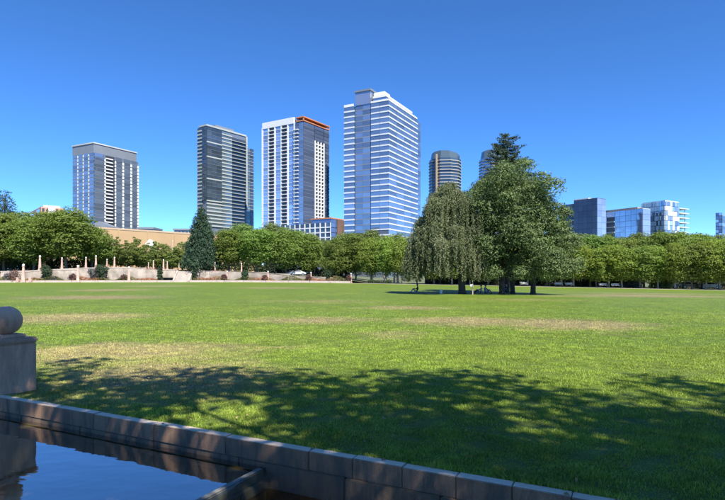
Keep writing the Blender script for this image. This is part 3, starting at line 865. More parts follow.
# ------------------------------------------------------------------ central group of big trees
def gzc(px, d): return gz(X(px, d), d)
def big_tree(name, px, d, clumps, n, size, mat, bark, r, label, seed, tpx=None):
    """clumps in picture columns/rows at the tree's distance, each with a depth offset and a radius (m)"""
    zb = gzc(px, d); x0 = X(px, d)
    C = [(X(cx, d) - x0, dy, Z(cy, d) - zb) for cx, cy, dy, rr in clumps]; R = [c[3] for c in clumps]
    o = empty(name, (x0, d, zb))
    link('crown', crown_from_clumps('crown', C, R, n, size, mat, seed, .80, .32, .58, jit=.42), o)
    top = max(c[2] for c in C)
    link('trunk', trunk_mesh('trunk', top * .8, r, C[::5], bark, seed, 3.2, 10), o)
    return tag(o, label, 'tree')
rg = random.Random(77)
def fill(px0, px1, outline, n, dep, rmin, rmax, ybot):
    """outline: list of (px, top py) ; random lumps below it, in three depth layers"""
    out = []
    for i in range(n):
        px = px0 + (px1 - px0) * ((i * .618034) % 1.0)
        tp = outline[0][1]
        for (a, ya), (b, yb) in zip(outline, outline[1:]):
            if a <= px <= b: tp = ya + (yb - ya) * (px - a) / (b - a)
        rr = rg.uniform(rmin, rmax)
        lo = ybot(px); v = rg.random()
        py = (tp + rr * 9 * .8) + (lo - tp - rr * 9 * 1.4) * v
        edge = 1 - abs((px - (px0 + px1) / 2) / ((px1 - px0) / 2)) ** 2
        dy = rg.choice((-1, -1, -.4, .3, 1)) * dep * (.25 + .75 * math.sqrt(max(0, edge))) * rg.uniform(.7, 1.05)
        out.append((px, py, dy, rr))
    return out
# large broadleaf tree
ol = [(468, 205), (474, 186), (484, 172), (498, 166), (512, 163), (524, 163), (536, 174), (546, 184), (553, 200), (557, 226)]
big_tree('broadleaf_tree', 502, 55.5, fill(469, 553, ol, 104, 5.0, .75, 1.4, lambda p: 282 - abs(p - 505) * .04) + [(498, 205, -3, 1.5), (512, 200, -3.2, 1.6), (526, 205, -3, 1.5), (538, 212, -2.6, 1.4), (520, 218, -3.8, 1.5), (505, 222, -4, 1.5), (545, 225, -2, 1.4), (484, 215, -2.6, 1.4), (532, 195, -1, 1.5), (516, 182, 0, 1.6), (500, 184, -.6, 1.5)], 80000, .18, M['leaf_oak'], M['bark_dark'], .29,
         'largest dense green broadleaf tree standing in the middle of the lawn', 201)
ol2 = [(520, 225), (530, 212), (545, 203), (560, 206), (569, 222), (573, 240)]
big_tree('broadleaf_tree', 533, 56, fill(524, 570, ol2, 32, 2.8, .7, 1.25, lambda p: 278 - abs(p - 550) * .2), 34000, .175, M['leaf_oak'], M['bark_dark'], .26,
         'smaller dark broadleaf tree on the right of the central group', 202)
# second stem of the group
ol3 = [(470, 230), (490, 205), (510, 190), (535, 200)]
big_tree('broadleaf_tree', 512.5, 58, fill(476, 540, ol3, 30, 2.6, .8, 1.3, lambda p: 278), 16000, .19, M['leaf_oak'], M['bark_dark'], .26,
         'leaning broadleaf tree in the middle of the central group, mostly hidden', 203)
# fir rising behind
def fir(px, d, top, label):
    zb = gzc(px, d); hgt = Z(top, d) - zb; rng = random.Random(8); C = []; R = []
    o = empty('fir_tree', (X(px, d), d, zb)); b = MB()
    b.tube([(0, 0, -.2), (0, 0, hgt * .5), (0.1, 0, hgt * .985)], [.32, .2, .03], 8)
    z = hgt * .42
    while z < hgt * .985:
        u = (hgt - z) / hgt
        m = 8 if u > .1 else 5
        for j in range(m):
            a = rng.uniform(0, 6.28); ln = (u ** .68) * 7.2 * rng.uniform(.5, 1.15) + .15
            e = (cos(a) * ln, sin(a) * ln, z + ln * rng.uniform(.0, .32))
            b.tube([(0, 0, z), (e[0] * .6, e[1] * .6, z + .02), e], [.05, .03, .01], 4)
            st_ = max(2, int(ln / .28))
            for q in range(1, st_ + 1):
                f = q / st_; C.append((e[0] * f, e[1] * f, z + (e[2] - z) * f * f - .06)); R.append(.17 + .17 * (1 - abs(f - .55)))
        z += .34
    link('crown', crown_from_clumps('crown', C, R, 42000, .21, M['leaf_fir'], 5, .75, .2, .1, .38), o)
    b.build('trunk', M['bark_dark'], o)
    tag(o, label, 'tree')
fir(507, 62, 131, 'dark fir whose ragged tip rises above the central broadleaf tree')
# weeping silver-green tree
def weeping(px, d, label):
    zb = gzc(px, d); x0 = X(px, d); rng = np.random.default_rng(12); o = empty('weeping_tree', (x0, d, zb))
    sh = [(411, 246), (416, 228), (422, 212), (430, 197), (438, 185), (446, 180), (455, 183), (462, 192), (468, 198), (473, 215), (477, 235)]
    P = []; N = []; b = MB(); tips = []; G = []
    clusters = []
    for i in range(88):
        c = 411 + 65 * ((i * .618034 + .13) % 1)
        tp = np.interp(c, [q[0] for q in sh], [q[1] for q in sh])
        yy = tp + 3 + (262 - tp) * (((i * .7548777) % 1) ** 1.2) * .86
        half = 4.2 * math.sqrt(max(.03, 1 - ((c - 444) / 35) ** 2)) * (.35 + .65 * min(1, (yy - 178) / 60))
        dy = half * (-rng.uniform(.55, 1.0) if i % 3 else rng.uniform(-.4, 1.0))
        clusters.append((X(c, d) - x0, dy, Z(yy, d) - zb, rng.uniform(.5, .95), rng.uniform()))
    for ci, (xx, dy, z, cr_, g) in enumerate(clusters):
        if ci % 2 == 0: tips.append((xx, dy, z))
        out = np.array([xx, dy]) / max(.5, math.hypot(xx, dy))
        for q_ in range(22):
            a = rng.uniform(0, 6.28); rr = cr_ * math.sqrt(rng.uniform())
            bx, by = xx + cos(a) * rr, dy + sin(a) * rr; bz = z + .25 * cr_ - rr * rr * .8
            ln = min(bz - 1.25, rng.uniform(.8, 3.0) * (.7 + .5 * g))
            if ln < .25: continue
            m = int(ln * 30)
            for q in range(m):
                f = q / m; sp = .07 + .05 * (1 - f)
                flare = .35 * math.sqrt(f) * cr_
                P.append((bx + out[0] * flare + rng.normal() * sp, by + out[1] * flare + rng.normal() * sp, bz - f * ln))
                N.append((rng.normal() * .8 + cos(a) * .4 + out[0] * .4, rng.normal() * .8 + sin(a) * .4 + out[1] * .4 - .1, .45 + rng.normal() * .3)); G.append(g)
    P = np.array(P); N = np.array(N)
    Vw, Qw = leaf_quads(P, N, .21, rng, .36, droop=1.8)
    link('crown', np_mesh('crown', Vw, Qw, M['leaf_willow'], False, np.repeat(np.clip(.5 * np.array(G) + .5 * rng.uniform(0, 1, len(P)), 0, 1), 4)), o)
    link('trunk', trunk_mesh('trunk', 9, .36, tips, M['bark_dark'], 91, 2.6, 10), o)
    tag(o, label, 'tree')
weeping(462, 54.5, 'drooping silver green weeping tree at the left of the central group')

# ------------------------------------------------------------------ shade trees behind the photographer (their shadow falls on the lawn)
cm_s, C_s = round_crown('crown', 5.0, 6.0, 13.4, 44, 6600, .26, M['leaf_oak'], 301, (.13, .24))
tm_s = trunk_mesh('trunk', 12.5, .28, C_s[::3], M['bark'], 302, 5.0, 10)
for i, (x, y, s, rz, lb) in enumerate(((-1.3, 0.3, .95, .3, 'left'), (4.2, -.9, 1.0, 2.1, 'middle'), (8.6, -2.8, 1.05, 4.0, 'right'), (.9, -6.2, 1.0, 5.0, 'rear left'), (6.9, -6.6, 1.05, 1.2, 'rear right'))):
    o = empty('shade_tree', (x, y, -.01), rz); o.scale = (s, s, s)
    link('crown', cm_s, o); link('trunk', tm_s, o)
    tag(o, f'leafy shade tree behind the viewer, {lb} of the row', 'tree', 'shade trees on the near bank')

# ------------------------------------------------------------------ buildings
BOX = {}
class Bld:
    def __init__(s, name, label, px, d, ang, pxr, pxl, cat='building', zb=0.0):
        s.d = d; s.a = radians(ang)
        cx = X(px, d); s.cx, s.cy = cx, d
        def w(pxe, dx, dy):
            t = (pxe - 362.5) / 540.0
            return (t * d - cx) / (dx - t * dy)
        s.wr = w(pxr, cos(s.a), sin(s.a)); s.wl = w(pxl, -sin(s.a), cos(s.a))
        s.root = empty(name, (cx, d, zb), s.a); s.zb = zb
        tag(s.root, label, cat)
    def H(s, py): return Z(py, s.d) - s.zb
    def fr(s, px):      # position along right face of a picture column
        t = (px - 362.5) / 540.0; return (t * s.cy - s.cx) / (cos(s.a) - t * sin(s.a))
    def fl(s, px):
        t = (px - 362.5) / 540.0; return (t * s.cy - s.cx) / (-sin(s.a) - t * cos(s.a))
    def mesh(s, w, t, h, mat):
        k = (round(w, 2), round(t, 2), round(h, 2), mat)
        if k not in BOX:
            BOX[k] = MB().box(0, w, 0, t, 0, h).mesh('panel', M[mat])
        return BOX[k]
    def box(s, name, u0, u1, v0, v1, z0, z1, mat, parent=None):
        return link(name, s.mesh(u1 - u0, v1 - v0, z1 - z0, mat), parent or s.root, (u0, v0, z0))
    def pan(s, name, face, x0, x1, z0, z1, o0, o1, mat, tilt=0.0):
        """panel on a face, from o0 to o1 metres outside its plane"""
        me = s.mesh(x1 - x0, o1 - o0, z1 - z0, mat)
        if face == 'R': o = link(name, me, s.root, (x0, -o1, z0))
        else: o = link(name, me, s.root, (-o1, x1, z0), -pi / 2)
        if tilt: o.rotation_euler[0] = random.gauss(0, tilt); o.rotation_euler[2] += random.gauss(0, tilt)
        return o
TL = .006
# ---- A: grey-blue tower with grey crown (left)
A = Bld('office_tower', 'grey-blue glass tower with flat grey crown and white window columns, leftmost', 94.5, 450, 62, 138.5, 72.5)
zt = A.H(152.5); fh = 3.0; nf = 22
A.box('core', .3, A.wr, .3, A.wl, 0, zt, 'core')
A.box('crown', -.1, A.wr - 1.2, 1.0, A.wl, zt + .05, A.H(143.2), 'midgrey')
A.box('crown_cornice', -.6, A.wr - .9, .5, A.wl + .3, A.H(143.2) + .02, A.H(142), 'concrete')
rb = [(0, .20, 'g_blue'), (.24, .43, 'B'), (.46, .60, 'g_blue'), (.645, .79, 'g_blue'), (.835, .955, 'g_blue')]
for k in range(nf):
    z = zt - (k + 1) * fh
    for f0, f1, ty in rb:
        x0, x1 = f0 * A.wr, f1 * A.wr
        if ty == 'B':
            A.pan('window', 'R', x0, x1, z + .5, z + fh - .5, -.2, .1, 'g_void', TL)
            A.pan('balcony_slab', 'R', x0 - .3, x1 - 1.9, z - .45, z + .45, .1, .9, 'white')
        else:
            A.pan('window', 'R', x0, x1, z + .35, z + fh - .02, 0, .3, ty, TL)
    A.pan('floor_band', 'R', .02, A.wr, z - .02, z + .33, -.25, .22, 'midgrey')
    for j in range(4):
        x0 = A.wl * (.02 + j * .25); x1 = x0 + A.wl * .2
        A.pan('window', 'L', x0, x1, z + .6, z + fh - .02, 0, .25, 'g_blue', TL)
        A.pan('window_panel', 'L', x1 + .1, x1 + 1.3, z + .3, z + fh - .5, 0, .28, 'white') if j < 3 else None
    A.pan('floor_band', 'L', 0.02, A.wl, z - .02, z + .58, -.25, .2, 'midgrey')
for f in (.21, .44, .61, .80, .965):
    A.pan('pier', 'R', f * A.wr, f * A.wr + (1.1 if f > .5 else .8), zt - nf * fh, zt - 2.2, 0, .3, 'midgrey')
    for k in range(nf - 1):
        z = zt - (k + 2) * fh
        A.pan('pier_panel', 'R', f * A.wr - .2, f * A.wr + (1.5 if f > .5 else 1.0), z + .1, z + fh - .75, .31, .55, 'white')
# ---- B: grey balcony tower
B = Bld('condo_tower', 'grey condominium tower with dark glass corner bays and stacked balconies', 206.5, 470, 55, 247, 197.5)
zt = B.H(124); fh = 3.2
B.box('core', .4, B.wr, .4, B.wl, 0, zt - 1.5, 'core')
B.box('roof_screen', -.2, B.wr * .98, -.2, B.wl * .8, zt - 1.48, zt, 'bandgrey')
B.box('roof_plant', B.wr * .25, B.wr * .7, B.wl * .2, B.wl * .7, zt + .01, zt + 2.6, 'midgrey')
nf = 27
bayx = B.fr(221.5); cx1 = B.fr(232); bx1 = B.fr(245.5)
zlow = B.H(203)
for k in range(nf):
    z = zt - 2.4 - (k + 1) * fh
    glassy = z > zlow
    if glassy:
        for j in range(3):
            B.pan('window', 'R', bayx * j / 3 + .1, bayx * (j + 1) / 3 - .05, z + .2, z + fh, 0, .7, 'g_dark', TL)
        for j in range(2):
            B.pan('window', 'L', B.wl * .42 * j / 2 + .05, B.wl * .42 * (j + 1) / 2 - .05, z + .2, z + fh, 0, .7, 'g_dark', TL)
        pale = k in (3, 7, 13, 19)
        B.pan('floor_band', 'R', 0, bayx, z - .6 if pale else z, z + (.5 if pale else .18), 0, .85, 'bandgrey' if pale else 'midgrey')
    else:
        B.pan('window', 'R', .2, bayx - .2, z + 1.3, z + fh - .02, 0, .3, 'g_green', TL)
        B.pan('balcony_band', 'R', 0, bayx, z, z + 1.28, 0, .6, 'bandgrey')
    B.pan('window', 'R', bayx + .2, cx1 - .1, z + 1.1, z + fh - .02, 0, .12, 'g_green', TL)
    B.pan('wall_band', 'R', bayx + .02, cx1, z, z + 1.08, 0, .5, 'bandgrey')
    if k > 0:
        B.pan('window', 'R', cx1 + .3, bx1, z + .45, z + fh - .02, -.1, .05, 'g_void', TL)
        B.pan('balcony_slab', 'R', cx1 + .1, bx1 - .1, z, z + .43, 0, 1.3, 'bandgrey')
        B.pan('balcony_rail', 'R', cx1 + .1, bx1 - .1, z + .44, z + 1.35, 1.2, 1.28, 'g_dark')
    B.pan('floor_band', 'L', B.wl * .44, B.wl, z, z + 1.2, 0, .6, 'bandgrey')
    B.pan('window', 'L', B.wl * .45, B.wl - .2, z + 1.22, z + fh - .02, 0, .3, 'g_dark', TL)
B.pan('pier', 'R', bx1 + .1, B.wr, zt - 70, zt - 1.6, 0, .8, 'bandgrey')
zw = B.H(137); xw0 = B.wr + .02; xw1 = B.fr(254.5)
B.box('side_wing', xw0, xw1, 1.5, B.wl * .8, 0, zw, 'core')
for k in range(24):
    z = zw - (k + 1) * fh
    B.pan('window', 'R', xw0 + .2, (xw0 + xw1) / 2, z + .4, z + fh - .02, -1.5, -1.2, 'g_green', TL)
    B.pan('window', 'R', (xw0 + xw1) / 2 + .3, xw1, z + .4, z + fh - .02, -1.5, -1.2, 'g_dark', TL)
    B.pan('floor_band', 'R', xw0, xw1, z, z + .38, -1.5, -.9, 'bandgrey')
# ---- C: white tower with orange crown
Cb = Bld('residential_tower', 'white and blue residential tower with an orange framed crown', 303.5, 440, 58, 329, 263)
zt = Cb.H(120.5); fh = 3.05; nf = 31
Cb.box('core', .5, Cb.wr, .5, Cb.wl, 0, zt, 'core')
ztl = Cb.H(121); ztr = Cb.H(119)
xg = Cb.fl(295)          # blue glass from corner to here
for k in range(nf):
    z = zt - 1.0 - (k + 1) * fh
    for j in range(2):
        Cb.pan('window', 'L', xg * j / 2 + .1, xg * (j + 1) / 2 - .05, z + .3, z + fh, 0, .3, 'g_navy' if (j == 1) else 'g_blue', TL)
    Cb.pan('floor_band', 'L', 0, xg, z, z + .28, 0, .26, 'midgrey')
    if k < 28 and k > 0: Cb.pan('balcony_slab', 'L', xg * .55, xg * 1.08, z + .1, z + .75, .3, 1.5, 'white')
    wl = Cb.wl - xg
    for j in range(5):
        x0 = xg + wl * (j + .18) / 5; x1 = xg + wl * (j + 1) / 5
        Cb.pan('window', 'L', x0, x1 - .1, z + .55, z + fh - .02, -.25, .05, 'g_void' if j in (1, 3) else 'g_pale', TL)
        if j in (1, 3): Cb.pan('balcony_slab', 'L', x0 - .1, x1 - .4, z, z + .53, 0, 1.0, 'white')
    Cb.pan('wall_band', 'L', xg + wl * .04, Cb.wl, z + .02, z + .5, -.2, .2, 'slabgrey')
    wr = Cb.wr
    Cb.pan('window', 'R', .1, wr * .4, z + .3, z + fh, 0, .3, 'g_navy', TL)
    if 3 < k < 30:
        for j in range(3):
            Cb.pan('window', 'R', wr * (.44 + j * .115), wr * (.44 + j * .115) + wr * .055, z + .9, z + fh - .3, -.1, .28, 'g_void', TL)
        Cb.pan('wall_band', 'R', wr * .42, wr * .76, z, z + .88, 0, .45, 'white')
    else: Cb.pan('window', 'R', wr * .42, wr * .76, z + .3, z + fh, 0, .3, 'g_navy', TL)
    Cb.pan('window', 'R', wr * .78, wr - .05, z + .3, z + fh, 0, .3, 'g_navy' if k % 3 else 'g_blue', TL)
    Cb.pan('floor_band', 'R', 0, wr * .41, z, z + .28, 0, .26, 'midgrey')
for j in range(6):
    x0 = xg + (Cb.wl - xg) * j / 5
    Cb.pan('pier', 'L', x0 - .2, x0 + 1.15, zt - 92, zt + .02, -.1, .5, 'white')
for j in range(4):
    Cb.pan('pier', 'R', Cb.wr * (.42 + j * .115) - .1, Cb.wr * (.42 + j * .115) + 1.2, zt - 1 - 30 * fh, zt - 1 - 4 * fh, -.1, .47, 'white')
Cb.pan('parapet', 'L', xg + 1, Cb.wl + .4, zt - 1.0, zt + 4.2, -1.2, .6, 'white')
zo = Cb.H(116.3)
Cb.box('penthouse', 2.0, Cb.wr - 3, 3.0, xg + 2, zt + .47, zo - .92, 'g_navy')
Cb.box('crown_roof', -.9, Cb.wr + .2, -.9, xg * .8, zo - .9, zo, 'orange')
Cb.box('crown_soffit', -.7, Cb.wr, -.7, xg * .76, zt - .4, zt + .45, 'orange')
for (u, v) in ((-.6, xg * .7), (-.6, -.6), (Cb.wr - 1, -.6)):
    Cb.box('crown_post', u, u + .8, v, v + .8, zt + .47, zo - .92, 'orange')
# ---- podium with brown end
Pd = Bld('podium_block', 'low white framed podium block with blue glass and a brown end below the towers', 331, 380, 58, 343.5, 276)
zp = Pd.H(222.5)
Pd.box('core', .3, Pd.wr, .3, Pd.wl, 0, zp, 'core')
for k in range(7):
    z = zp - (k + 1) * 3.6
    for j in range(11):
        x0 = Pd.wl * j / 11
        Pd.pan('window', 'L', x0 + .6, x0 + Pd.wl / 11 - .1, z + .8, z + 3.5, -.1, .1, 'g_dark', TL)
    for j in range(3):
        Pd.pan('window', 'R', Pd.wr * j / 3 + .3, Pd.wr * (j + 1) / 3 - .1, z + .5, z + 3.5, -.1, .1, 'g_navy', TL)
    Pd.pan('floor_band', 'L', 0, Pd.wl, z, z + .75, 0, .4, 'white')
for j in range(12):
    Pd.pan('pier', 'L', Pd.wl * j / 11 - .3 + (.4 if j == 0 else 0), Pd.wl * j / 11 + .4, zp - 25, zp + .01, 0, .5, 'white')
Pd.box('upper_storey', .0, Pd.wr, .0, Pd.fl(312), zp + .02, Pd.H(218.6), 'g_navy')
Pd.box('roof_edge', -.4, Pd.wr + .3, -.4, Pd.fl(311), Pd.H(218.6) + .01, Pd.H(217.4), 'orange')
Pd.pan('end_wall', 'R', Pd.wr * .45, Pd.wr + .2, Pd.H(236), Pd.H(219), .1, .6, 'brown')
# ---- D: tall blue tower with white spandrel bands
D = Bld('office_tower', 'tallest blue glass tower with white horizontal bands and rooftop box', 388.5, 420, 62, 422, 344.2)
zt = D.H(100.5); fh = 4.37; nf = 29
xend = D.fr(417.5)
D.box('core', .5, xend, .5, D.wl, 0, zt - .5, 'core')
D.box('side_core', xend + .02, D.wr, 2.0, D.wl, 0, zt - 3, 'core')
xb0 = D.fl(371); xb1 = D.fl(354.5); xend = D.fr(417.5)
for k in range(nf):
    z = zt - (k + 1) * fh
    nR = 4
    for j in range(nR):
        D.pan('window', 'R', xend * j / nR + .04, xend * (j + 1) / nR - .04, z + 1.25, z + fh - .02, 0, .25, 'g_blue', TL)
    D.pan('window', 'R', xend + .5, D.wr, z + .1, z + fh - .1, -1.6, -1.3, 'g_blue', TL)
    for j in range(nR): D.pan('spandrel', 'R', xend * j / nR + (.5 if j else 0), xend * (j + 1) / nR - .5, z - .02, z + 1.08, 0, .5, 'spandrel')
    D.pan('spandrel_back', 'R', 0, xend, z - .02, z + 1.2, -.2, .2, 'midgrey')
    for j in range(2):
        D.pan('window', 'L', xb0 * j / 2 + .04, xb0 * (j + 1) / 2 - .04, z + 1.25, z + fh - .02, 0, .25, 'g_blue', TL)
    for j in range(2): D.pan('spandrel', 'L', -.5 if j == 0 else xb0 / 2 + .25, xb0 * (j + 1) / 2 - .25, z - .02, z + 1.08, 0, .5, 'spandrel')
    D.pan('window', 'L', xb0 + .6, (xb0 + xb1) / 2 - .05, z + .75, z + fh - .02, -.4, -.1, 'g_blue', TL)
    D.pan('window', 'L', (xb0 + xb1) / 2 + .05, xb1 - .6, z + .75, z + fh - .02, -.4, -.1, 'g_blue', TL)
    D.pan('floor_band', 'L', xb0 + .4, xb1 - .4, z, z + .72, -.5, -.05, 'midgrey')
    D.pan('window', 'L', xb1 + .04, D.wl, z + 1.25, z + fh - .02, 0, .25, 'g_blue', TL)
    D.pan('spandrel', 'L', xb1, D.wl, z - .02, z + 1.2, 0, .5, 'spandrel')
D.pan('parapet', 'L', -.5, xb0, zt, zt + 1.4, 0, .5, 'white')
D.pan('parapet', 'L', xb1 + 1, D.wl, zt, zt + 2.0, -.4, .4, 'white')
D.pan('parapet', 'R', 0, xend * .97, zt, zt + 1.4, -.3, .5, 'white')
D.box('upper_storey', 2, xend * .9, 3, xb0 * .95, zt + .02, D.H(95.2), 'g_pale')
D.box('upper_parapet', 1.6, xend * .9 + .4, 2.6, xb0 * .95, D.H(95.2) + .01, D.H(93), 'white')
D.box('stair_tower', -.4, 9, xb0 + .5, xb1 - 1, zt + .02, D.H(87.2), 'g_sky')
D.box('stair_tower_roof', -1.1, 9.6, xb0 - .2, xb1 - .4, D.H(87.2) + .01, D.H(85.4), 'midgrey')
D.box('rooftop_unit', 4, 14, xb0 * .35, xb0 - .6, D.H(93) + .05, D.H(88.5), 'white')
# ---- E: round condo behind the weeping tree
def octo(name, label, px, d, top, hw, crown_top, mats, nf, zlo):
    o = empty(name, (X(px, d), d, 0), radians(10)); r = hw / 540 * d
    n = 10; prof = [(cos(2 * pi * (i + .5) / n) * r, sin(2 * pi * (i + .5) / n) * r) for i in range(n)]
    zt = Z(top, d); MB().prism([(a * .93, b * .93) for a, b in prof], 0, zt).build('core', M['core'], o)
    zc = Z(crown_top, d); pm = MB(); k_ = len(prof)
    pm.v = [(a * .88, b * .88, zt + .02) for a, b in prof] + [(a * .80 if a < 0 else a * .9, b * .8, zc - 2 - 3.0 * max(0, a / r)) for a, b in prof] + [(a * .3 - .25 * r, b * .35, zc) for a, b in prof]
    for lv in range(2):
        for i in range(k_): pm.f.append((lv * k_ + i, lv * k_ + (i + 1) % k_, (lv + 1) * k_ + (i + 1) % k_, (lv + 1) * k_ + i))
    pm.f.append(tuple(range(2 * k_, 3 * k_)))
    pm.build('penthouse_roof', M['g_green'], o)
    fh = 3.4
    sl = MB().prism(prof, 0, .95).mesh('balcony_ring', M[mats[0]])
    side = 2 * r * sin(pi / n) * .955
    pw = MB().box(-side / 2 + .1, side / 2 - .1, -.1, .1, 0, fh - 1.0).mesh('window', M[mats[1]])
    for k in range(nf):
        z = zt - (k + 1) * fh
        link('balcony_ring', sl, o, (0, 0, z))
        for i in range(n):
            a = 2 * pi * (i + 1) / n
            if sin(a + radians(10)) > .35: continue
            rr = r * cos(pi / n) * .955
            link('window', pw, o, (cos(a) * rr, sin(a) * rr, z + .97), a + pi / 2)
    return tag(o, label, 'building'), o, r, zt
_, o, r, zt = octo('condo_tower', 'many-sided tan and grey condominium tower behind the weeping tree', 445, 600, 160.5, 16.3, 151.5, ('condo_band', 'g_dark'), 26, 0)
m = MB().box(-.9, .9, -.6, .6, Z(235, 600), Z(157, 600)); m.build('pier', M['tan2'], o, loc=(r * cos(radians(222)) * 1.02, r * sin(radians(222)) * 1.02, 0), rz=radians(45))
octo('condo_tower', 'far blue-grey tower top glimpsed left of the fir tip', 494, 640, 160, 15, 150.5, ('condo_band', 'g_blue'), 14, 0)
# ---- G: dark navy box
G = Bld('office_building', 'dark navy glass office block right of the central trees', 597, 360, 38, 605.5, 574)
zt = G.H(198.2)
G.box('core', .3, G.wr, .3, G.wl, 0, zt - .4, 'core')
for k in range(8):
    z = zt - (k + 1) * 4.0
    for j in range(5):
        G.pan('window', 'L', G.wl * j / 5 + .05, G.wl * (j + 1) / 5 - .05, z + .06, z + 3.94, 0, .3, 'g_ink', .002)
    for j in range(2):
        G.pan('window', 'R', G.wr * j / 2 + .05, G.wr * (j + 1) / 2 - .05, z + .06, z + 3.94, 0, .3, 'g_sky', .002)  # paler glass on this face paints in the brighter sky it reflects
G.box('parapet', -.2, G.wr, -.2, G.wl, zt - .38, zt + .3, 'darkgrey')
zw = G.H(200.5); x1 = G.fl(557)
G.box('side_wing', 3.0, G.wr, G.wl + .02, x1, 0, zw, 'core')
for k in range(7):
    z = zw - (k + 1) * 4.0
    G.pan('window', 'L', G.wl + .1, G.wl + (x1 - G.wl) * .3, z + .9, z + 3.9, -3.0, -2.8, 'g_void', TL)
    G.pan('balcony_slab', 'L', G.wl + .1, G.wl + (x1 - G.wl) * .3, z, z + .85, -3.0, -1.8, 'slabgrey') if k > 0 else None
    G.pan('window', 'L', G.wl + (x1 - G.wl) * .33, x1, z + .1, z + 3.9, -3.0, -2.8, 'g_dark', TL)
G.box('roof_plant', 4, G.wr * .9, G.wl * .5, G.wl * 1.15, zt + .32, G.H(195.8), 'white')
# ---- H: periwinkle glass block
Hh = Bld('office_building', 'periwinkle blue glass block with a dark balcony column beside the navy block', 642.5, 385, 30, 650, 604)
zt = Hh.H(208.5)
Hh.box('core', .3, Hh.wr, .3, Hh.wl, 0, zt - .4, 'core')
xb0, xb1 = Hh.fl(615), Hh.fl(607)
for k in range(7):
    z = zt - (k + 1) * 4.0
    for j in range(5):
        Hh.pan('window', 'L', xb0 * j / 5 + .08, xb0 * (j + 1) / 5 - .08, z + .1, z + 3.94, 0, .3, 'g_sky', .003)
    if k > 0:
        Hh.pan('window', 'L', xb0 + .2, xb1 - .2, z + .9, z + 3.9, -.3, 0, 'g_void')
        Hh.pan('balcony_slab', 'L', xb0 + .2, xb1 - .2, z, z + .9, 0, .8, 'slabgrey')
    else: Hh.pan('window', 'L', xb0 + .2, xb1, z + .1, z + 3.94, 0, .3, 'g_sky')
    Hh.pan('window', 'L', xb1 + .1, Hh.wl, z + .1, z + 3.94, 0, .3, 'g_sky', .003)
    Hh.pan('window', 'R', .1, Hh.wr, z + .1, z + 3.94, 0, .3, 'g_sky')
Hh.box('parapet', -.1, Hh.wr, -.1, Hh.wl, zt - .38, zt + .3, 'concrete')
Hh.box('roof_screen', 4, Hh.wr, Hh.fl(634), Hh.wl + 2, zt + .32, Hh.H(205.6), 'rooftan')
# ---- I: white patterned glass building with open slabs
I = Bld('glass_building', 'white fritted glass building with irregular panes and open concrete slabs at its side', 665, 400, 30, 679, 641.5)
zt = I.H(201)
I.box('core', .5, I.wr, .5, I.wl, 0, zt - .5, 'core')
fh = 3.6
for k in range(9):
    z = zt - (k + 1) * fh
    for j in range(14):
        x0 = I.wl * j / 14; tw = random.uniform(-.25, .25)
        I.pan('window', 'L', x0 + .08 + max(0, tw), x0 + I.wl / 14 - .08, z + .25, z + fh - .05, 0, .3, random.choice(['g_white', 'g_white', 'g_white', 'g_white', 'g_pale', 'g_blue']), .012)
    for j in range(6):
        I.pan('window', 'R', I.wr * j / 6 + .1, I.wr * (j + 1) / 6 - .1, z + .25, z + fh - .05, 0, .3, random.choice(['g_white', 'g_white', 'g_pale', 'g_blue', 'g_sky']), .012)
    if k > 0:
        I.box('floor_slab', I.wr + .05, I.fr(690.5), 1, 14, z + fh - .6, z + fh, 'slabgrey')
        for u in (.25, .8): I.box('column', I.wr + (I.fr(690.5) - I.wr) * u, I.wr + (I.fr(690.5) - I.wr) * u + .5, 2.5, 3, z + .01, z + fh - .61, 'concrete')
I.box('parapet', -.2, I.wr * .98, -.2, I.wl * .95, zt - .48, zt + .5, 'white')
# ---- J: dark tower at right edge
J = Bld('apartment_tower', 'dark grey glass tower cut by the right picture edge', 722, 520, 45, 745, 715.5)
zt = J.H(212.5)
J.box('core', .4, J.wr, .4, J.wl, 0, zt, 'core')
for k in range(8):
    z = zt - (k + 1) * 3.3
    for j in range(2): J.pan('window', 'L', J.wl * j / 2 + .1, J.wl * (j + 1) / 2 - .1, z + .5, z + 3.25, 0, .3, 'g_navy' if (k + j) % 3 else 'g_pale', TL)
    for j in range(6): J.pan('window', 'R', J.wr * j / 6 + .1, J.wr * (j + 1) / 6 - .1, z + .5, z + 3.25, 0, .3, 'g_dark' if (k * 2 + j) % 3 else 'g_pale', TL)
    J.pan('floor_band', 'R', 0, J.wr, z, z + .45, 0, .4, 'midgrey')
# ---- K: pink brick block at left
Kb = Bld('brick_building', 'pink brick building with white top storey above the trees at far left', 41, 300, 40, 64, 24)
zt = Kb.H(206.8)
Kb.box('wall', 0, Kb.wr, 0, Kb.wl, 0, zt, 'brick')
for k in range(3):
    z = zt - (k + 1) * 3.4
    for j in range(5): Kb.pan('window', 'R', Kb.wr * (j + .2) / 5, Kb.wr * (j + .75) / 5, z + .9, z + 2.7, -.05, .1, 'g_void')
    for j in range(3): Kb.pan('window', 'L', Kb.wl * (j + .2) / 3, Kb.wl * (j + .75) / 3, z + .9, z + 2.7, -.05, .1, 'g_pale')
Kb.box('top_storey', 1.5, Kb.wr * .85, 1.5, Kb.wl * .8, zt + .01, Kb.H(204.6), 'white')
Kb.pan('white_bay', 'R', Kb.wr * .3, Kb.wr * .6, zt - 9, zt + .5, .12, .9, 'white')
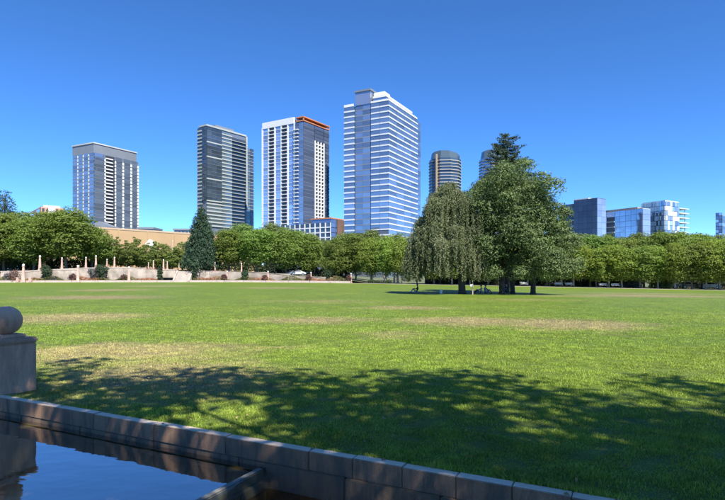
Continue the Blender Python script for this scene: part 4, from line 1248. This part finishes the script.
# ---- L: long tan wall of the mall
L = Bld('mall_building', 'long blank tan stucco building behind the young trees', 60, 226, 49, 262, 40)
zt = L.H(224.3)
L.box('wall', 0, L.wr, 0, max(8, L.wl), 0, zt - .8, 'tan')
L.box('parapet', -.15, L.wr, -.15, max(8, L.wl), zt - .78, zt, 'tan2')
for k in range(7):
    L.pan('pilaster', 'R', L.wr * (.1 + k * .13), L.wr * (.1 + k * .13) + .5, 0, zt - .8, 0, .18, 'tan')
def low_block(px0, px1, top, d, label, mat, windows=5, zb=0):
    o = empty('rooftop_pavilion', (X((px0 + px1) / 2, d), d, zb)); w = X(px1, d) - X(px0, d); z1 = Z(top, d) - zb
    MB().box(-w / 2, w / 2, 0, 14, 0, z1 - 1.1).build('wall', M['slabgrey'], o)
    MB().box(-w / 2 - .6, w / 2 + .6, -.6, 14.6, z1 - 1.08, z1).build('roof', M[mat], o)
    for j in range(windows): MB().box(-w / 2 + w * (j + .1) / windows, -w / 2 + w * (j + .9) / windows, -.2, .05, z1 - 4, z1 - 1.3).build('window', M['g_dark'], o)
    tag(o, label, 'building')
low_block(138, 153, 227.2, 330, 'low grey glass pavilion right of the leftmost tower', 'midgrey')
low_block(174, 196, 228.6, 340, 'low grey roofed pavilion left of the conical evergreen', 'midgrey', 6)
o = empty('gable_building', (X(99, 300), 300, 0)); m = MB(); w = 7.5
m.v = [(-w, 0, Z(227, 300)), (w, 0, Z(227, 300)), (0, 0, Z(221.4, 300)), (-w, 10, Z(227, 300)), (w, 10, Z(227, 300)), (0, 10, Z(221.4, 300))]
m.f = [(0, 1, 2), (5, 4, 3), (0, 2, 5, 3), (2, 1, 4, 5), (1, 0, 3, 4)]
m.build('roof', M['midgrey'], o); MB().box(-w + .4, w - .4, .3, 9.7, 0, Z(227, 300) - .02).build('wall', M['slabgrey'], o)
tag(o, 'grey gabled roof peeping above the tan wall below the leftmost tower', 'building')
# white tilted sculpture panel before the tan wall
o = empty('white_sculpture', (X(151, 175), 175, 2)); M['sculpt'] = plain('sculpture_white', (.5, .5, .5), .5)

MB().tube([(0, 0, 0), (0, 0, Z(246, 175) - 2)], [.16, .12], 8).build('pole', M['concrete'], o)
s1 = MB().prism([(-1.5, -.7), (1.2, -1.2), (1.6, .9), (-.8, 1.3)], -.08, .08).build('panel', M['sculpt'], o, loc=(0, -.3, Z(243.5, 175) - 2)); s1.rotation_euler = (radians(72), radians(18), radians(8))
s1 = MB().prism([(-.9, -1.0), (.9, -.8), (1.0, .9), (-.8, .8)], -.08, .08).build('panel', M['sculpt'], o, loc=(.7, -.6, Z(248.5, 175) - 2)); s1.rotation_euler = (radians(95), radians(-28), radians(-12))
tag(o, 'white folded panel sculpture on a pole before the tan wall', 'sculpture')
o = empty('flag_pole', (X(172.5, 150), 150, terrace_z(172, 150)))
MB().tube([(0, 0, 0), (0, 0, 4), (0, 0, 8)], [.09, .07, .05], 8).build('pole', M['concrete'], o); MB().lathe([(.02, 8), (.1, 8.06), (.1, 8.14), (.02, 8.2)], 10).build('finial', M['lampglass'], o)
tag(o, 'slender pale pole before the tan wall left of the conical evergreen', 'pole')

# ------------------------------------------------------------------ hedges behind the right-hand trees
def hedge(px0, px1, off, hgt, label, seed, n, mat='leaf_hedge', size=.34):
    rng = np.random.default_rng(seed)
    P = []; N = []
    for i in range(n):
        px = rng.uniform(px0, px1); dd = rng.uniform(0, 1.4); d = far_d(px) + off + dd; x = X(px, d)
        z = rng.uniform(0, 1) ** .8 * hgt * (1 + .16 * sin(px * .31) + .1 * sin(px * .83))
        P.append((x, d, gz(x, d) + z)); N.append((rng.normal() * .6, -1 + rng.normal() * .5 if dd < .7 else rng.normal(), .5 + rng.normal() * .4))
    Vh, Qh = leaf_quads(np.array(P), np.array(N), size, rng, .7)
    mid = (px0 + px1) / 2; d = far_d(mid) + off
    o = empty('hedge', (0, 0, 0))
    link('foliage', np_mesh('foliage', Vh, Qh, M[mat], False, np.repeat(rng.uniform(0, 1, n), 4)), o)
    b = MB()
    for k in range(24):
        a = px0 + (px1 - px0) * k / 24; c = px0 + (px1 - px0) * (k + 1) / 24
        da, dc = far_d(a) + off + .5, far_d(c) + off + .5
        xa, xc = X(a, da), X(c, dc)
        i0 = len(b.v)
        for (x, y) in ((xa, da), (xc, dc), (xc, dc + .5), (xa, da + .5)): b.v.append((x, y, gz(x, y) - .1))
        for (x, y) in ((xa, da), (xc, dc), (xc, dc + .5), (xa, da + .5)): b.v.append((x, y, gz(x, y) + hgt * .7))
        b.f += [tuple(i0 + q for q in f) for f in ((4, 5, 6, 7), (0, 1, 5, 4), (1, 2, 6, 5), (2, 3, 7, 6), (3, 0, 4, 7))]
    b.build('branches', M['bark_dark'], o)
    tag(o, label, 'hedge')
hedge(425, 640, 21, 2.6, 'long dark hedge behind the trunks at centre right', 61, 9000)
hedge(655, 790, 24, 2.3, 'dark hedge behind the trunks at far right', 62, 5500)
hedge(368, 392, 2.8, .75, 'low dark clipped hedge by the path left of the weeping tree', 63, 1500, size=.2)
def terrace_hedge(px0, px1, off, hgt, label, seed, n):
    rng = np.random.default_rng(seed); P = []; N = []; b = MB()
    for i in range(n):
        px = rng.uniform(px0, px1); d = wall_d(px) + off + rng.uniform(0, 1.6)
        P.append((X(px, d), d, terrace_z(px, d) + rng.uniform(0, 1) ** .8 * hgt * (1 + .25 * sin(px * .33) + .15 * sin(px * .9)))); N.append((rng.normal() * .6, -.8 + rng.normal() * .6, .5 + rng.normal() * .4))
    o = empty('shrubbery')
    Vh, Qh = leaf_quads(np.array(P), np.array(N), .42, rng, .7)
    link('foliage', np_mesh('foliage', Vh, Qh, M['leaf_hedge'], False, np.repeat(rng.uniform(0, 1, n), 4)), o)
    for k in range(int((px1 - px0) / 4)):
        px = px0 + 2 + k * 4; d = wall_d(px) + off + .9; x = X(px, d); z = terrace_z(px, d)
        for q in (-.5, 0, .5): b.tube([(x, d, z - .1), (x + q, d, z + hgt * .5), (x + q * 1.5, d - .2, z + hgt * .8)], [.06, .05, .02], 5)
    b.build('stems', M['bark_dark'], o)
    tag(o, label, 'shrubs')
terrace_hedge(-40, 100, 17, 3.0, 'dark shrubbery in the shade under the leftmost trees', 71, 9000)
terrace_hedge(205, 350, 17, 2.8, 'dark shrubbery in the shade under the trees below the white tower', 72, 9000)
shrub('round_shrub', 633, far_d(633) + 9, gz(X(633, 117), 117), 2.6, 2.0, M['leaf_grey'], 'pale grey-green rounded bush between the trunks at right', 64, 'round', 1200, .26)
shrub('round_shrub', 660, far_d(660) + 9, gz(X(660, 115), 115), 2.2, 2.2, M['leaf_back'], 'green rounded bush under the trees right of the pale bush', 65, 'round', 1200, .26)

# ------------------------------------------------------------------ benches under the right-hand trees
def bench(px, d, label):
    o = empty('park_bench', (X(px, d), d, gz(X(px, d), d) + .01), math.atan2(-(X(px, d)) * .25, d))
    for j in range(4): link('seat_slat', bench_m[0], o, (0, -.2 + j * .12, .44))
    for j in range(3): link('back_slat', bench_m[1], o, (0, .27 + j * .03, .56 + j * .12))
    for s in (-.66, .66): link('leg', bench_m[2], o, (s, 0, 0))
    tag(o, label, 'bench', 'park benches under the trees')
bench_m = (MB().box(-.8, .8, -.05, .05, 0, .04).mesh('seat_slat', M['bench']), MB().box(-.8, .8, -.02, .02, 0, .1).mesh('back_slat', M['bench']),
           MB().box(-.03, .03, -.24, .2, 0, .43).box(-.03, .03, .21, .25, 0, .9).mesh('leg', M['metal']))
for px, wh in ((603.3, 'left one of the pair by the pale trunk'), (615.8, 'right one of the pair by the pale trunk'), (558.5, 'behind the small broadleaf tree, left one'), (569.5, 'behind the small broadleaf tree, right one'), (524, 'seen between the central trunks')):
    bench(px, far_d(px) + 3.3, 'pale slatted bench under the far trees, ' + wh)

# ------------------------------------------------------------------ parked cars
def car_parts(paint, tag_):
    t = NT('car_paint_' + tag_); t.p.inputs['Base Color'].default_value = (*paint, 1); t.p.inputs['Roughness'].default_value = .3; t.p.inputs['Coat Weight'].default_value = .8
    mat = t.m
    side = [(-2.2, .35), (-2.25, .75), (-2.05, .95), (-1.55, 1.02), (-.95, 1.42), (.55, 1.45), (1.2, 1.02), (2.0, .88), (2.22, .62), (2.2, .35)]
    m = MB(); n = len(side)
    for y, k in ((-.86, 1), (-.80, 2), (.80, 2), (.86, 1)):
        for (x, z) in side: m.v.append((x, y * (1 if z < 1.03 else .82), z))
    for r in range(3):
        for i in range(n):
            j = (i + 1) % n; m.f.append((r * n + i, (r + 1) * n + i, (r + 1) * n + j, r * n + j))
    m.f += [tuple(range(n)), tuple(range(3 * n, 4 * n))[::-1]]
    body = m.mesh('body', mat, bevel=.03)
    gl = []
    for s in (-1, 1):
        g = MB(); y = s * .80
        for (x, z) in ((-1.4, 1.05), (-.93, 1.36), (.5, 1.38), (1.02, 1.05)): g.v.append((x, s * (.875 if z < 1.2 else .735), z))
        for (x, z) in ((-1.4, 1.05), (-.93, 1.36), (.5, 1.38), (1.02, 1.05)): g.v.append((x, s * .6, z))
        g.f = [(0, 1, 2, 3), (4, 5, 6, 7), (0, 4, 5, 1), (1, 5, 6, 2), (2, 6, 7, 3), (3, 7, 4, 0)]
        gl.append(g.mesh('side_window', M['carglass']))
    return body, gl
ty = MB().lathe([(.2, -.1), (.31, -.11), (.33, -.06), (.33, .06), (.31, .11), (.2, .1)], 18).mesh('tyre', M['tyre'], False)
rim = MB().lathe([(.03, -.115), (.2, -.105), (.2, .105), (.03, .115)], 14).mesh('rim', M['rim'])
hl = MB().box(-.04, .04, -.16, .16, -.06, .06).mesh('headlight', M['lampglass'])
def car(px, d, zb, rz, paint, label, nm):
    body, gl = car_parts(paint, nm)
    o = empty('parked_car', (X(px, d), d, zb), rz)
    link('body', body, o)
    for g in gl: link('side_window', g, o)
    for x in (-1.38, 1.38):
        for y in (-.78, .78):
            w = link('tyre', ty, o, (x, y, .33)); w.rotation_euler = (pi / 2, 0, 0); link('rim', rim, w)
    for y in (-.6, .6): link('headlight', hl, o, (2.2, y, .7))
    tag(o, label, 'car', 'parked cars')
car(297.5, 141, terrace_z(297, 141) + .02, .15, (.45, .45, .45), 'white car parked behind the wall under the terrace trees', 'white')
car(668, far_d(668) + 18, gz(X(668, 124), 124), -.3, (.35, .36, .37), 'pale silver car behind the trunks at right', 'silver')
car(691, far_d(691) + 18, gz(X(691, 122), 122), -.3, (.2, .21, .22), 'grey car behind the trunks near the right edge', 'grey')
car(709, far_d(709) + 17, gz(X(709, 119), 119), -.3, (.5, .5, .5), 'white car behind the trunks closest to the right edge', 'white2')

# ------------------------------------------------------------------ people, stake and bag by the central trees
def skin_mesh(name, verts, edges, radii, mat_of, mats, sub=1):
    me = bpy.data.meshes.new(name); me.from_pydata(verts, edges, [])
    ob = bpy.data.objects.new(name, me); COL.objects.link(ob)
    sk = ob.modifiers.new('skin', 'SKIN'); sk.use_smooth_shade = True
    for i, r in enumerate(radii): me.skin_vertices[0].data[i].radius = (r, r)
    me.skin_vertices[0].data[0].use_root = True
    ss = ob.modifiers.new('sub', 'SUBSURF'); ss.levels = sub; ss.render_levels = sub
    dg = bpy.context.evaluated_depsgraph_get()
    out = bpy.data.meshes.new_from_object(ob.evaluated_get(dg))
    bpy.data.objects.remove(ob); out.name = name
    out.materials.clear()
    for m in mats: out.materials.append(m)
    for p in out.polygons: p.material_index = mat_of(p.center)
    return out
def person(px, d, pose, rz, shirt, trousers, label):
    ms = plain('shirt', shirt, .85, var=.08, scale=8); mtr = plain('trousers', trousers, .85, var=.1, scale=8)
    if pose == 'stand':
        pz = .92
        V = [(0, 0, .92), (0, .01, 1.15), (0, 0, 1.38), (0, 0, 1.5), (0, .02, 1.56), (0, .03, 1.66)]
        R = [.14, .13, .15, .06, .07, .085]
        E = [(0, 1), (1, 2), (2, 3), (3, 4), (4, 5)]
        for s in (-1, 1):
            i = len(V); V += [(s * .10, 0, .86), (s * .11, .03, .48), (s * .11, 0, .08), (s * .12, .16, .03)]; R += [.085, .06, .04, .035]; E += [(0, i), (i, i + 1), (i + 1, i + 2), (i + 2, i + 3)]
            i = len(V); V += [(s * .19, 0, 1.38), (s * .25, -.02, 1.12), (s * .26, .06, .88), (s * .26, .09, .80)]; R += [.05, .042, .032, .03]; E += [(2, i), (i, i + 1), (i + 1, i + 2), (i + 2, i + 3)]
            for q in range(4):
                j = len(V); V += [(s * .26, .075 + q * .016, .755), (s * .255, .085 + q * .016, .715 + (.006 if q in (0, 3) else 0))]; R += [.009, .008]; E += [(i + 3, j), (j, j + 1)]
            j = len(V); V += [(s * .25, .125, .78), (s * .245, .145, .75)]; R += [.01, .008]; E += [(i + 3, j), (j, j + 1)]
        mo = lambda c: 2 if c.z > 1.47 or (abs(c.x) > .2 and c.z < 1.05) else (0 if c.z > .93 else (1 if c.z > .1 else 3))
        head = Vector((0, .03, 1.64))
    else:   # sitting on the grass, knees drawn up, leaning on the hands; looks along +y
        V = [(0, 0, .13), (0, -.06, .36), (0, -.07, .58), (0, -.04, .70), (0, -.02, .76), (0, 0, .86)]
        R = [.15, .13, .15, .06, .07, .085]
        E = [(0, 1), (1, 2), (2, 3), (3, 4), (4, 5)]
        for s in (-1, 1):
            i = len(V); V += [(s * .11, .08, .14), (s * .14, .46, .42), (s * .13, .70, .06), (s * .13, .86, .04)]; R += [.085, .06, .04, .035]; E += [(0, i), (i, i + 1), (i + 1, i + 2), (i + 2, i + 3)]
            i = len(V); V += [(s * .19, -.06, .58), (s * .24, .16, .42), (s * .15, .38, .47), (s * .11, .44, .46)]; R += [.05, .042, .032, .03]; E += [(2, i), (i, i + 1), (i + 1, i + 2), (i + 2, i + 3)]
            for q in range(4):
                j = len(V); V += [(s * (.07 - .004 * q), .47, .49 - q * .017), (s * (.035 - .003 * q), .475, .485 - q * .017)]; R += [.009, .008]; E += [(i + 3, j), (j, j + 1)]
            j = len(V); V += [(s * .09, .45, .505), (s * .06, .455, .515)]; R += [.01, .008]; E += [(i + 3, j), (j, j + 1)]
        mo = lambda c: 2 if c.z > .67 or (c.y > .3 and abs(c.x) < .2 and c.z > .43 and c.y < .5) else (0 if c.z > .25 and c.y < .1 or abs(c.x) > .19 else (1 if c.y < .68 else 3))
        head = Vector((0, 0, .84))
    o = empty('person', (X(px, d), d, gz(X(px, d), d) - .01), rz)
    link('body', skin_mesh('body', V, E, R, mo, [ms, mtr, M['skin'], M['hair']]), o)
    hd = MB().lathe([(.02, -.13), (.055, -.11), (.075, -.04), (.082, .03), (.07, .09), (.02, .125)], 14)
    h_ = hd.build('head', M['skin'], o, smooth=True, loc=head + Vector((0, .01, .02)))
    MB().lathe([(.02, .0), (.012, .03), (.004, .035)], 6).build('nose', M['skin'], h_, loc=(0, .078, -.02)).rotation_euler = (-pi / 2, 0, 0)
    for s in (-1, 1):
        MB().lathe([(.004, -.01), (.012, 0), (.004, .01)], 8).build('eye', M['hair'], h_, loc=(s * .03, .07, .015))
        MB().lathe([(.006, -.03), (.014, 0), (.006, .03)], 8).build('ear', M['skin'], h_, loc=(s * .082, 0, 0))
    MB().box(-.022, .022, -.004, .004, -.004, .004).build('mouth', M['brown'], h_, loc=(0, .071, -.062))
    MB().lathe([(.088, -.05), (.095, .03), (.085, .09), (.045, .135), (.01, .145)], 14).build('hair', M['hair'], o, smooth=True, loc=head + Vector((0, -.018, .02)))
    tag(o, label, 'person')
person(417.2, 56, 'sit', 1.35, (.015, .015, .018), (.3, .3, .3), 'person in black sitting on the grass at the left edge of the tree shade')
person(481, 54, 'sit', 1.0, (.16, .19, .25), (.05, .06, .09), 'person in blue-grey top sitting in the shade, left of the pair')
person(485.6, 54.4, 'sit', -1.0, (.28, .30, .33), (.10, .10, .12), 'person in pale top sitting in the shade, right of the pair')
person(506.5, 61, 'sit', 2.4, (.03, .03, .035), (.06, .06, .08), 'dark dressed person sitting between the two thick trunks')
person(384.3, far_d(384) + 4.6, 'stand', 2.9, (.04, .04, .05), (.05, .05, .07), 'person in dark clothes standing behind the low clipped hedge')
d = 52.5; zb = gzc(472.6, d)
o = empty('wooden_stake', (X(472.6, d), d, zb), .2)
MB().frustum(0, 0, -.1, 1.42, .045, .04).build('post', M['wood'], o); MB().box(-.26, -.05, -.03, -.01, .78, .98).build('plate', M['white'], o)
tag(o, 'upright brown wooden stake with a small pale plate before the tree shade', 'stake')
d = 54.5; o = empty('white_bag', (X(441, d), d, gzc(441, d) - .01), .4); o.scale = (.75, .75, .95)
m = MB(); m.v = [(-.15, -.1, 0), (.15, -.1, 0), (.15, .1, 0), (-.15, .1, 0), (-.17, -.08, .4), (.16, -.09, .42), (.15, .08, .41), (-.16, .09, .39)]
m.f = [(3, 2, 1, 0), (0, 1, 5, 4), (1, 2, 6, 5), (2, 3, 7, 6), (3, 0, 4, 7), (4, 5, 6, 7)]
m.build('bag', M['white'], o, bevel=.02)
for s in (-1, 1): MB().tube([(-.07, s * .07, .38), (-.06, s * .07, .5), (.06, s * .07, .5), (.07, s * .07, .38)], [.01] * 4, 5).build('handle', M['white'], o)
tag(o, 'small upright white bag on the grass at the edge of the tree shade', 'bag')
d = 57; o = empty('pale_blanket', (X(413, d), d, gzc(413, d)), .3)
m = MB(); n = 8
for i in range(n + 1):
    for j in range(n + 1): m.v.append((-.5 + i / n, -.4 + .8 * j / n, .03 + .05 * abs(sin(i * 1.9 + j * 1.3))))
for i in range(n):
    for j in range(n): a = i * (n + 1) + j; m.f.append((a, a + n + 1, a + n + 2, a + 1))
m.build('cloth', M['white'], o, smooth=True)
tag(o, 'crumpled pale blanket on the grass beside the person in black', 'blanket')
# dry leaves fallen under the shade trees, on the grass and the kerb
rng = np.random.default_rng(31); LP = []
for i in range(170):
    t_, n_ = rng.uniform(-4, 9), .02 + rng.uniform(0, 1) ** 1.6 * 4.0
    p = K(t_, n_); LP.append((p[0], p[1], .012 if n_ < KW else gz(p[0], p[1]) + .022 + rng.uniform(0, .012)))
LP = np.array(LP); Vl, Ql = leaf_quads(LP, rng.normal(size=LP.shape) * .35 + np.array([0, 0, 1.0]), .05, rng, .6)
M['dryleaf'] = leafmat('dry_leaf', (.26, .17, .07), (.42, .32, .14), .2)
tag(link('fallen_leaves', np_mesh('fallen_leaves', Vl, Ql, M['dryleaf'], False, np.repeat(rng.uniform(0, 1, len(LP)), 4))), 'small dry leaves scattered on the shaded grass by the kerb', 'leaves', kind='stuff')
print('objects', len(bpy.data.objects))
